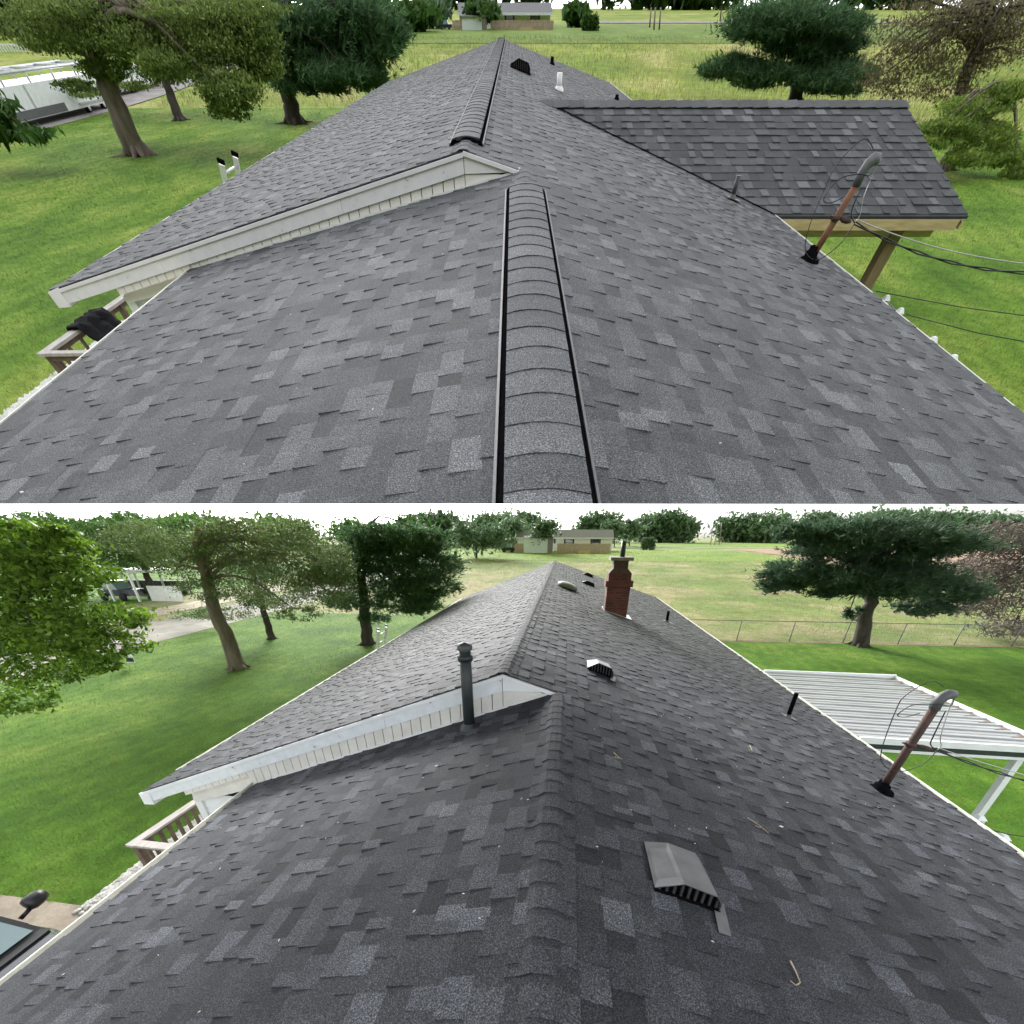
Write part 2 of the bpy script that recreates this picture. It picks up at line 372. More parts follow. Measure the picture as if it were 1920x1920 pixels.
def thing(name, label, cat, fr, loc, rz=0.0, group=None, local=False):
    """Empty at a thing's base; its parts are given in yard coordinates (or local ones)"""
    e = bpy.data.objects.new(name, None); col.objects.link(e); e.empty_display_size = 0.3
    loc = Vector(loc)
    e.matrix_world = fr.M @ Matrix.Translation(loc) @ Matrix.Rotation(rz, 4, 'Z')
    if not local: ORG[e.name] = loc
    if fr is UP: UPPER.add(e.name)
    return tag(e, label, cat, group)
def copy_tree(o, parent=None):
    c = o.copy(); col.objects.link(c)
    if parent: c.parent = parent
    for ch in list(o.children): copy_tree(ch, c)
    return c
V3 = Vector

# ------------------------------------------------------------------ ground sheets
def sheet(fr, name, pts_or_rect, mat, dz, kind='structure', nx=40, ny=60, clip_house=None):
    u0, u1, v0, v1 = pts_or_rect
    us = np.linspace(u0, u1, nx); vs = v0 + (v1 - v0) * np.linspace(0, 1, ny) ** 1.6
    V = [(u, v, fr.gz(u, v) + dz) for v in vs for u in us]
    F = [(j * nx + i, j * nx + i + 1, (j + 1) * nx + i + 1, (j + 1) * nx + i) for j in range(ny - 1) for i in range(nx - 1)]
    o = cloud(name, V, F, np.full(len(F), 0.5), mat, fr=fr); tag(o, kind=kind); return o
def strip(fr, name, left, right, mat, dz, kind='structure', n=14):
    """sheet between two ground polylines with equally many points"""
    mb = MB()
    def sub(P):
        out = []
        for a, b in zip(P[:-1], P[1:]): out += [(a[0] + (b[0] - a[0]) * k / n, a[1] + (b[1] - a[1]) * k / n) for k in range(n)]
        return out + [tuple(P[-1][:2])]
    l, r = sub(left), sub(right); K = 4
    rows = [[(a[0] + (b[0] - a[0]) * k / K, a[1] + (b[1] - a[1]) * k / K) for k in range(K + 1)] for a, b in zip(l, r)]
    V = [(p[0], p[1], fr.gz(*p) + dz) for R in rows for p in R]
    F = [(j * (K + 1) + i, j * (K + 1) + i + 1, (j + 1) * (K + 1) + i + 1, (j + 1) * (K + 1) + i) for j in range(len(rows) - 1) for i in range(K)]
    mb.raw(V, F); o = mb.build(name, mat, fr=fr); tag(o, kind=kind); return o
def G(fr, *px): return [fr.gnd(*p).xy[:] for p in px]

sheet(LO, 'ground', (-500, 500, -40, 700), 'field_lo', -0.02, nx=60, ny=90)
sheet(LO, 'lawn', (-25.2, 70, -30, 25.8), 'lawn_lo', 0.0)
sheet(LO, 'lawn', (-25.2, 7.5, 25.8, 31.0), 'lawn_lo', 0.0, nx=20, ny=8)
sheet(LO, 'road', (-31.5, -25.2, -30, 95), 'road', 0.01, nx=8)
sheet(LO, 'dirt_track', (-37, -33.5, 8, 70), 'concrete', 0.004, nx=6)
sheet(LO, 'neighbour_lawn', (-120, -42, 10, 75), 'lawn_lo', 0.0)
sheet(LO, 'far_road', (-10, 260, 150, 158), 'road', 0.05, nx=60, ny=4)
sheet(LO, 'far_lawn', (-60, 400, 160, 225), 'farlawn', 0.05)
sheet(LO, 'ploughed_field', (48, 260, 70, 140), 'soil', 0.03)
sheet(LO, 'garden_lawn', (-40, 45, 84, 128), 'farlawn', 0.02)

# the upper yard's sheet is kept near view width so skylight reaches the lower yard
strip(UP, 'ground', [(-16, 3), (-48, 45), (-90, 110), (-240, 300), (-560, 700)], [(16, 3), (48, 45), (90, 110), (240, 300), (560, 700)], 'field_up', -0.02, n=24)
strip(UP, 'lawn', [(-15.9, 3.2), (-33.5, 27), (-33.5, 46), (-33.5, 62)], [(15.9, 3.2), (33, 27), (45, 45), (12, 62)], 'lawn_up', 0.0)
strip(UP, 'road', [(-41, 37), (-42, 110)], [(-33.5, 27.5), (-33.5, 110)], 'road', 0.012)
strip(UP, 'far_lawn', [(-26, 118), (-28, 185)], [(60, 118), (110, 185)], 'farlawn', 0.02)
strip(UP, 'far_road', [(14, 196), (260, 196)], [(14, 215), (300, 215)], 'road', 0.05)

# ------------------------------------------------------------------ roofs of shingles
def lay_shingles(pieces, O, A, T, N, spans, e, wmin, wmax, tones, rnd, th=(0.005, 0.012)):
    """O origin on the ridge line, A along the ridge, T down the slope, N out; spans(t) -> (a0, a1) of a course"""
    t = 0.0
    while True:
        s = spans(t + e * 0.5)
        if s is None: break
        a0, a1 = s; a = a0 - rnd.random() * wmax; up = rnd.random() < 0.5
        tbias = rnd.gauss(0, 0.05)
        while a < a1:
            w = rnd.uniform(wmin, wmax) * (0.8 if up else 1.0); b = min(a + w, a1); aa = max(a, a0)
            if b - aa > 0.02:
                h = th[1] * rnd.uniform(0.7, 1.3) if up else th[0] * rnd.uniform(0.3, 1.6)
                mu, sg, hi = tones[1] if up else tones[0]
                tone = min(1, max(0, (rnd.uniform(0.70, 0.92) if rnd.random() < hi else rnd.gauss(mu, sg)) + tbias))
                lo = e + (0.004 if up else 0.0) + rnd.uniform(-0.004, 0.004)
                P = lambda x, y, z: O + A * x + T * y + N * z
                v = [P(aa, t - 0.01, 0.002), P(b, t - 0.01, 0.002), P(b, t + lo, h), P(aa, t + lo, h), P(b, t + lo, -0.004), P(aa, t + lo, -0.004)]
                pieces.append((v, tone, (v[0] + v[2]) / 2, (b - aa) * e, N))
            a = b; up = not up if rnd.random() < 0.82 else up
        t += e
PF = [(3, 2, 1, 0), (5, 4, 2, 3), (0, 5, 3), (1, 2, 4)]
def emit_shingles(pieces, house, roof, mat, fr, limit=295):
    def score(p):
        c = p[2]; x, y, Z = fr.proj(c)
        if Z < 0.3 or not (-20 < x < 1940): return 0
        lo, hi = (940, 1925) if fr is LO else (0, 935)
        if not lo < y < hi: return 0
        d = c.length; return p[3] * abs(p[4].dot(c) / d) / d ** 2
    pieces.sort(key=score, reverse=True)
    for p in pieces[:limit]:
        MB().raw(p[0], PF, p[1]).build('shingle', mat, roof)
    mb = MB()
    for p in pieces[limit:]: mb.raw(p[0], PF, p[1])
    o = mb.build('shingle_field', mat, roof); tag(o, kind='stuff')

HOUSE = {
 'LO': dict(u0=0.0, z0=-1.52, v1=3.84, u1=-0.609, z1=-1.329, sR=0.318, ueR=5.23, sN=0.386, ueN=-4.14, sM=0.383, ueM=-6.15, vn=-1.3, vf=23.6,
            e=0.143, w=(0.075, 0.24), mat='shingle_old', th=(0.005, 0.0145)),
 'UP': dict(u0=0.137, z0=-0.90, v1=7.857, u1=-0.572, z1=-0.769, sR=0.197, ueR=5.015, sN=0.168, ueN=-4.38, sM=0.182, ueM=-6.495, vn=0.6, vf=38.9,
            e=0.143, w=(0.14, 0.40), mat='shingle_new', th=(0.0026, 0.0090)),
}
def roof_zR(h, u): return h['z0'] - h['sR'] * (u - h['u0'])
def roof_zN(h, u): return h['z0'] - h['sN'] * (h['u0'] - u)
def roof_zM(h, u): return h['z1'] - h['sM'] * (h['u1'] - u)

def build_house(fr, h, label, seed):
    rnd = random.Random(seed)
    hs = thing('house', label, 'house', fr, (0, (h['vn'] + h['vf']) / 2, fr.ground))
    u0, z0, u1, z1, v1, vn, vf = (h[k] for k in ('u0', 'z0', 'u1', 'z1', 'v1', 'vn', 'vf'))
    zr, zn, zm = roof_zR(h, h['ueR']), roof_zN(h, h['ueN']), roof_zM(h, h['ueM'])
    TH = 0.07
    # roof boards: one solid of both slopes
    mb = MB()
    def slab(P):                                  # quad on top, TH thick
        mb.hexa([V3(p) - V3((0, 0, TH)) for p in P], [V3(p) - V3((0, 0, 0.004)) for p in P])
    slab([(u0, vn, z0), (h['ueR'], vn, zr), (h['ueR'], v1, zr), (u0, v1, z0)])
    slab([(u1, v1, z1), (h['ueR'], v1, zr), (h['ueR'], vf, zr), (u1, vf, z1)])
    slab([(h['ueN'], vn, zn), (u0, vn, z0), (u0, v1 + 0.25, z0), (h['ueN'], v1 + 0.25, zn)])
    slab([(h['ueM'], v1, zm), (u1, v1, z1), (u1, vf, z1), (h['ueM'], vf, zm)])
    roof = mb.build('roof', 'deck', hs); ORG[roof.name] = ORG[hs.name]
    pieces = []
    A = V3((0, 1, 0))
    def plane(sgn, s, O, wid, v0, v1_):
        T = V3((sgn, 0, -s)).normalized(); N = V3((s * sgn, 0, 1)).normalized(); ln = abs(wid) * sqrt(1 + s * s)
        lay_shingles(pieces, V3((O[0], 0, O[1])), A, T, N, lambda t: (v0, v1_) if t < ln else None, h['e'], h['w'][0], h['w'][1],
                     h['tones'], rnd, h.get('th', (0.005, 0.012)))
    plane(1, h['sR'], (u0, z0), h['ueR'] - u0, vn, v1)
    plane(1, h['sR'], (u1, z1), h['ueR'] - u1, v1, vf)
    plane(-1, h['sN'], (u0, z0), u0 - h['ueN'], vn, v1 + 0.05)
    plane(-1, h['sM'], (u1, z1), u1 - h['ueM'], v1, vf)
    emit_shingles(pieces, hs, roof, h['mat'], fr)
    # gable end over the lower roof: rake boards, soffit and siding
    k = h['k']; M_wh, M_cr = h['paint']            # board depth
    rk = lambda u, side: (roof_zM(h, u) if side < 0 else roof_zR(h, u)) - 0.012
    ya, yb = v1 - 0.012, v1 + 0.03
    def board(ua, ub, side, drop0, drop1, y0, y1, mat, name):
        za, zb = rk(ua, side), rk(ub, side)
        return MB().hexa([(ua, y0, za - drop0), (ub, y0, zb - drop0), (ub, y0, zb - drop1), (ua, y0, za - drop1)],
                         [(ua, y1, za - drop0), (ub, y1, zb - drop0), (ub, y1, zb - drop1), (ua, y1, za - drop1)]).build(name, mat, hs)
    splits = [h['ueM'], h['ueM'] + 0.30 * (u1 - h['ueM']), h['ueM'] + 0.74 * (u1 - h['ueM']), u1]
    for a, b in zip(splits[:-1], splits[1:]):
        board(a + 0.002, b - 0.002, -1, 0.045 * k / 0.2, k, ya, yb, h['worn'], 'rake_board')
    board(h['ueM'] - 0.01, u1, -1, 0.0, 0.042 * k / 0.2, ya - 0.014, yb, M_wh, 'rake_trim')
    board(u1, u0 + 0.03, 1, 0.0, 0.042 * k / 0.2, ya - 0.014, yb, M_wh, 'rake_trim')
    d0 = 0.042 * k / 0.2; zb_ = z1 - 0.012 - k; ux = u1 + (k - d0 - 0.004) / h['sR']
    ux = min(ux, u0 - 0.01); tri = [(u1 + 0.004, rk(u1, 1) - d0 - 0.002), (ux, rk(ux, 1) - d0 - 0.002), (u1 + 0.004, zb_)]
    MB().hexa([(a, ya + 0.004, b) for a, b in tri], [(a, yb, b) for a, b in tri]).build('peak_panel', M_wh, hs)
    ul = u0 - 0.02; tri = [(u1 + 0.006, zb_ - 0.004), (max(ux, u1 + 0.1), zb_ - 0.004), (ul, rk(ul, 1) - d0 - 0.004), (ul, z0 - 0.08), (u1 + 0.006, roof_zN(h, u1) - 0.05)]
    MB().hexa([(a, ya + 0.014, b) for a, b in tri], [(a, yb + 0.04, b) for a, b in tri]).build('peak_siding', M_cr, hs)
    # cornice box at the left end
    MB().hexa([(h['ueM'] - 0.012, ya - 0.02, zm - 0.01), (h['ueM'] - 0.012, v1 + 0.6, zm - 0.01), (h['ueM'] - 0.012, v1 + 0.6, zm - k - 0.02), (h['ueM'] - 0.012, ya - 0.02, zm - k - 0.02)],
              [(h['ueM'] + 0.16, ya - 0.017, zm + 0.03), (h['ueM'] + 0.16, v1 + 0.6, zm + 0.03), (h['ueM'] + 0.16, v1 + 0.6, zm - k - 0.01), (h['ueM'] + 0.16, ya - 0.017, zm - k - 0.01)]).build('cornice_box', M_wh, hs)
    # vertical siding boards between rake and lower roof
    w = h['bead']; u = u1 + 0.004; wallL = h['ueM'] + h['over']
    while u > wallL:
        a, b = max(u - w, wallL), u
        mb = MB(); tp = lambda x: (roof_zM(h, x) if x < u1 else roof_zR(h, x)) - 0.03
        bt = lambda x: min(roof_zN(h, x) - 0.05 if x > h['ueN'] else tp(x) - k - h['siding_drop'], tp(x) - k * 0.9 - 0.004)
        g = 0.0045 * w / 0.12
        mb.hexa([(a + g, ya + 0.016, bt(a)), (b - g, ya + 0.016, bt(b)), (b - g, ya + 0.016, tp(b) - k * 0.9), (a + g, ya + 0.016, tp(a) - k * 0.9)],
                [(a + g, yb + 0.06, bt(a)), (b - g, yb + 0.06, bt(b)), (b - g, yb + 0.06, tp(b) - k * 0.9), (a + g, yb + 0.06, tp(a) - k * 0.9)], 0.5)
        mb.build('siding_board', M_cr, hs); u -= w
    MB().hexa([(wallL, yb + 0.062, zm - k), (u0, yb + 0.062, z0 - 0.3), (u0, yb + 0.062, z0), (u1, yb + 0.062, z1 - 0.06), (wallL, yb + 0.062, roof_zM(h, wallL) - 0.06)],
              [(wallL, yb + 0.09, zm - k), (u0, yb + 0.09, z0 - 0.3), (u0, yb + 0.09, z0), (u1, yb + 0.09, z1 - 0.06), (wallL, yb + 0.09, roof_zM(h, wallL) - 0.06)]).build('gable_panel', M_cr, hs)
    # white drip line where the lower roof meets the gable
    MB().beam((h['ueN'] + 0.3, ya + 0.004, roof_zN(h, h['ueN'] + 0.3) + 0.012), (u0 - 0.06, ya + 0.004, z0 + 0.0), 0.012, h['k'] * 0.11).build('flashing', 'white', hs)
    # front wall of the tall block beside the lower roof, lap siding
    gnd = fr.ground; wallN = h['ueN'] + h['over'] * 0.55; top = zm - k * 0.4; e = h['lap']; z = top - e
    MB().box(wallL - 0.05, wallL + 0.07, yb + 0.09, yb + 0.19, gnd, top - k * 0.2).build('corner_board', 'white', hs)
    while z > gnd - 0.01:
        MB().hexa([(wallL + 0.072, yb + 0.15, z), (wallN, yb + 0.15, z), (wallN, yb + 0.15, z + e), (wallL + 0.072, yb + 0.15, z + e)],
                  [(wallL + 0.072, yb + 0.118, z), (wallN, yb + 0.118, z), (wallN, yb + 0.14, z + e), (wallL + 0.072, yb + 0.14, z + e)]).build('siding_course', 'white', hs)
        z -= e
    # long walls
    for (x, a, b, zt) in ((wallL, yb + 0.2, vf - 0.3, zm - 0.1), (wallN, vn + 0.3, yb + 0.1, zn - 0.1), (h['ueR'] - h['over'] * 0.6, vn + 0.3, vf - 0.3, zr - 0.1)):
        MB().box(x, x + 0.12, a, b, gnd, zt).build('wall', 'white', hs)
    mb = MB(); mb.hexa([(wallL, vf - 0.32, gnd), (h['ueR'] - 0.3, vf - 0.32, gnd), (h['ueR'] - 0.3, vf - 0.32, zr), (u1, vf - 0.32, z1 - 0.08), (wallL, vf - 0.32, roof_zM(h, wallL) - 0.08)],
                       [(wallL, vf - 0.2, gnd), (h['ueR'] - 0.3, vf - 0.2, gnd), (h['ueR'] - 0.3, vf - 0.2, zr), (u1, vf - 0.2, z1 - 0.08), (wallL, vf - 0.2, roof_zM(h, wallL) - 0.08)])
    mb.build('wall', 'white', hs)
    # eave edges
    def gut(u, sgn, z, a, b, wide, segs):
        for i in range(segs):
            y0, y1 = a + (b - a) * i / segs + 0.004, a + (b - a) * (i + 1) / segs - 0.004
            mb = MB()
            mb.box(min(u, u + sgn * 0.012), max(u, u + sgn * 0.012), y0, y1, z - 0.10, z - 0.002)
            mb.box(min(u + sgn * 0.012, u + sgn * wide), max(u + sgn * 0.012, u + sgn * wide), y0, y1, z - 0.10, z - 0.088)
            mb.box(min(u + sgn * wide, u + sgn * (wide + 0.014)), max(u + sgn * wide, u + sgn * (wide + 0.014)), y0, y1, z - 0.10, z + 0.002)
            mb.build('gutter', 'gutter', hs)
    gw = h['gw']
    gut(h['ueR'], 1, zr - 0.01, vn, vf, gw, 7)
    gut(h['ueN'], -1, zn - 0.01, vn, v1 + 0.05, gw, 3)
    gut(h['ueM'] - 0.014, -1, zm - 0.012, v1 + 0.61, vf, gw * 0.35, 6)
    return hs, roof

tones_old = ((0.28, 0.15, 0.0), (0.52, 0.17, 0.05))
tones_new = ((0.36, 0.15, 0.0), (0.55, 0.16, 0.04))
M['white_up'] = pmat('white_paint_bounce_offset', c2((0.74, 0.70, 0.75), (0.86, 0.81, 0.86)), 3, 0.45, 0.05)  # pink tint in the white cancels green light bounced off the lawn
M['cream_up'] = pmat('cream_paint_bounce_offset', c2((0.76, 0.70, 0.70), (0.84, 0.78, 0.78)), 5, 0.5)  # siding colour brightened and pinked to offset its shade and the green bounce
M['worn_up'] = pmat('white_flaking_bounce_offset', [(0.30, (0.25, 0.23, 0.22)), (0.345, (0.74, 0.71, 0.77)), (0.7, (0.84, 0.80, 0.86))], 9, 0.6, 0.12, detail=7)  # real flaking; the lavender cast offsets the green bounce light
HOUSE['LO'].update(paint=('white', 'cream'), worn='white_worn', tones=tones_old, k=0.19, bead=0.125, over=0.75, siding_drop=0.06, lap=0.12, gw=0.085)
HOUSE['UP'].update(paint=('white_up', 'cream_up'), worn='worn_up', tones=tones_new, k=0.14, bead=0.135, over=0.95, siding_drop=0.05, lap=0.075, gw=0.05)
hl, hu = HOUSE['LO'], HOUSE['UP']
house_l, roof_l = build_house(LO, hl, 'long house under old dark shingles with a red brick chimney', 3)
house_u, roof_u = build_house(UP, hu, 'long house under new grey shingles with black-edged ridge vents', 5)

# ------------------------------------------------------------------ ridges
def folded_caps(hs, u, z, sl, sr, v0, v1, e, half, mat, rnd, hf=0.008, hb=0.004):
    v = v0; i = 0; u_ = u
    while v < v1:
        L = e + 0.05; t = rnd.uniform(0.40, 0.58); band = 0.30; mb = MB()
        ww = half * rnd.uniform(0.98, 1.02)
        prof = [(-ww, -ww * sl), (-ww * 0.62, -ww * 0.62 * sl), (-0.045, 0.0), (0.0, 0.004), (0.045, 0.0), (ww * 0.62, -ww * 0.62 * sr), (ww, -ww * sr)]
        for (a, b) in zip(prof[:-1], prof[1:]):
            mb.face([(u + a[0], v, z + a[1] + hf), (u + b[0], v, z + b[1] + hf), (u + b[0], v + e * 0.80, z + b[1] + hf * 0.36 + hb * 0.64), (u + a[0], v + e * 0.80, z + a[1] + hf * 0.36 + hb * 0.64)], t)
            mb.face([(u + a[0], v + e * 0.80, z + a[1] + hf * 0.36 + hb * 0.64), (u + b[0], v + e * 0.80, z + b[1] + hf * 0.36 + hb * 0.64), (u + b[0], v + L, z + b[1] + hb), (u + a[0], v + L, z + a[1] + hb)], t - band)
            mb.face([(u + a[0], v, z + a[1] + 0.002), (u + b[0], v, z + b[1] + 0.002), (u + b[0], v, z + b[1] + hf), (u + a[0], v, z + a[1] + hf)], t)
        for q in (prof[0], prof[-1]):
            mb.face([(u + q[0], v, z + q[1]), (u + q[0], v + L, z + q[1]), (u + q[0], v + L, z + q[1] + hb), (u + q[0], v, z + q[1] + hf)], t)
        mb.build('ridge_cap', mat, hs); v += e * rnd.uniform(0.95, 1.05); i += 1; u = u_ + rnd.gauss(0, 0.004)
rr = random.Random(21)
folded_caps(house_l, hl['u0'], hl['z0'], hl['sN'], hl['sR'], hl['vn'], hl['v1'] - 0.15, 0.143, 0.145, 'shingle_old', rr)
folded_caps(house_l, hl['u1'], hl['z1'], hl['sM'], hl['sR'], hl['v1'], hl['vf'] - 0.05, 0.143, 0.145, 'shingle_old', rr)

def ridge_vent(hs, u, z, sl, sr, v0, v1, e, half, rnd, rise=0.045):
    rv = MB()
    for s, sg in ((sl, -1), (sr, 1)):            # slotted black side strips standing on both slopes
        a, b = half, half + 0.032
        rv.hexa([(u + sg * a, v0, z - a * s), (u + sg * b, v0, z - b * s), (u + sg * b, v0, z - b * s + 0.014), (u + sg * a, v0, z + 0.004)],
                [(u + sg * a, v1, z - a * s), (u + sg * b, v1, z - b * s), (u + sg * b, v1, z - b * s + 0.014), (u + sg * a, v1, z + 0.004)])
    rv.box(u - half, u + half, v0 + 0.003, v0 + 0.02, z - half * sl, z + 0.004)
    rv.box(u - half, u + half, v1 - 0.02, v1 - 0.003, z - half * sl, z + 0.004)
    vent = rv.build('ridge_vent', 'black', hs); ORG[vent.name] = ORG[hs.name]
    for sg, s in ((-1, sl), (1, sr)):            # pale outer lip
        b = half + 0.033
        MB().hexa([(u + sg * b, v0, z - b * s), (u + sg * (b + 0.014), v0, z - b * s), (u + sg * (b + 0.014), v0, z - b * s + 0.02), (u + sg * b, v0, z - b * s + 0.026)],
                  [(u + sg * b, v1, z - b * s), (u + sg * (b + 0.014), v1, z - b * s), (u + sg * (b + 0.014), v1, z - b * s + 0.02), (u + sg * b, v1, z - b * s + 0.026)]).build('vent_lip', 'grey_plastic', vent)
    v = v0; n = 8
    while v < v1 - 0.02:
        L = min(e + 0.03, v1 - v); t = rnd.choice([0.45, 0.55, 0.6, 0.7, 0.85]) + rnd.gauss(0, 0.04); mb = MB()
        prof = []
        for i in range(n + 1):
            x = -half + 2 * half * i / n
            prof.append((x, 0.012 + 0.020 * (1 - (abs(x) / half) ** 2.0)))
        sk = rnd.gauss(0, 0.008)
        prof = [(x, y + 0.002 * rnd.random()) for x, y in prof]
        for a, b in zip(prof[:-1], prof[1:]):
            mb.face([(u + a[0], v + sk * a[0] / half, z + a[1] + 0.005), (u + b[0], v + sk * b[0] / half, z + b[1] + 0.005), (u + b[0], v + L, z + b[1]), (u + a[0], v + L, z + a[1])], t, True)
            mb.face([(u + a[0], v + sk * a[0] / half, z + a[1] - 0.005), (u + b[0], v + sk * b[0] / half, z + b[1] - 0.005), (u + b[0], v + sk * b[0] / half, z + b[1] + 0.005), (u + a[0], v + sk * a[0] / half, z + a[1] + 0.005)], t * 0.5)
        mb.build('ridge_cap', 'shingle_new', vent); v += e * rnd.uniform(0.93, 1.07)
rr = random.Random(22)
folded_caps(house_u, hu['u0'], hu['z0'], hu['sN'], hu['sR'], 6.95, hu['v1'] - 0.05, 0.26, 0.14, 'shingle_new', rr, 0.007, 0.004)
folded_caps(house_u, hu['u1'], hu['z1'], hu['sM'], hu['sR'], hu['v1'], hu['v1'] + 0.9, 0.26, 0.14, 'shingle_new', rr, 0.007, 0.004)
ridge_vent(house_u, hu['u0'], hu['z0'], hu['sN'], hu['sR'], 0.7, 7.0, 0.27, 0.172, rr)
ridge_vent(house_u, hu['u1'], hu['z1'], hu['sM'], hu['sR'], hu['v1'] + 0.62, hu['vf'] - 0.5, 0.40, 0.165, rr)

# ------------------------------------------------------------------ things standing on the roofs (parts of the houses)
def plR(h): return (h['z0'] + h['sR'] * h['u0'], -h['sR'], 0.0)
def plN(h): return (h['z0'] - h['sN'] * h['u0'], h['sN'], 0.0)
def pipe(hs, p, r, ht, mat, slope, boot='grey_plastic', flange=True, name='vent_pipe', cap=False):
    p = V3(p)
    vp = MB().tube([p - V3((0, 0, 0.05)), p + V3((0, 0, ht))], r, 14).build(name, mat, hs); ORG[vp.name] = ORG[hs.name]
    MB().lathe(p, [(r * 1.8, -0.01 - slope * r), (r * 1.6, 0.02), (r * 1.2, 0.04), (r * 1.05, 0.06)], 16).build('boot', boot, vp)
    if flange:
        MB().hexa([(p.x - r * 2.6, p.y - r * 2.6, p.z + slope * r * 2.6 + 0.012), (p.x + r * 4, p.y - r * 2.6, p.z - slope * r * 4 + 0.012), (p.x + r * 4, p.y + r * 2.6, p.z - slope * r * 4 + 0.012), (p.x - r * 2.6, p.y + r * 2.6, p.z + slope * r * 2.6 + 0.012)],
                  [(p.x - r * 2.6, p.y - r * 2.6, p.z + slope * r * 2.6 + 0.018), (p.x + r * 4, p.y - r * 2.6, p.z - slope * r * 4 + 0.018), (p.x + r * 4, p.y + r * 2.6, p.z - slope * r * 4 + 0.018), (p.x - r * 2.6, p.y + r * 2.6, p.z + slope * r * 2.6 + 0.018)]).build('flange', 'vent_metal', vp)
    if cap:
        t = p + V3((0, 0, ht))
        MB().lathe(t, [(r * 0.98, -0.12), (r * 1.28, -0.12), (r * 1.28, -0.07), (r * 1.02, -0.06)], 16).build('collar', 'black_metal', vp)
        MB().lathe(t, [(r * 1.02, -0.02), (r * 1.28, 0.0), (r * 1.28, 0.03), (r * 1.1, 0.045), (0.0, 0.065)], 18).build('rain_cap', 'vent_metal', vp)
        for s in (-1, 1):
            MB().tube([t + V3((s * r, 0, -0.10)), t + V3((s * r * 1.9, 0, -0.09)), t + V3((s * r * 1.2, 0, -0.07))], 0.006, 5).build('cap_clip', 'galv', vp)
    return vp
def top_height(fr, base, px, py):
    return fr.at(px, py, v=base.y).z - base.z
# chimney house
b = LO.at(880, 1364, plane=plN(hl)); flue = pipe(house_l, b, 0.06, top_height(LO, b, 863, 1216), 'black_metal', 0.386, 'black_metal', False, 'flue_pipe', True)
b = LO.at(1477, 1345, plane=plR(hl)); pipe(house_l, b, 0.032, top_height(LO, b, 1490, 1300), 'black', 0.318)
b = LO.at(1250, 1166, plane=plR(hl)); pipe(house_l, b, 0.045, top_height(LO, b, 1252, 1146), 'black', 0.318)
# ridge-vent house
b = UP.at(1372, 374, plane=plR(hu)); pipe(house_u, b, 0.04, top_height(UP, b, 1383, 329), 'black_metal', 0.197)
b = UP.at(1048, 168, plane=plR(hu)); pipe(house_u, b, 0.075, top_height(UP, b, 1050, 136), 'pvc', 0.197, 'pvc', False)
b = UP.at(1035, 121, plane=plR(hu)); pipe(house_u, b, 0.07, top_height(UP, b, 1037, 106), 'black', 0.197, 'black', False)
b = UP.at(1156, 187, plane=plR(hu)); pipe(house_u, b, 0.06, top_height(UP, b, 1158, 177), 'black', 0.197, 'black', False)

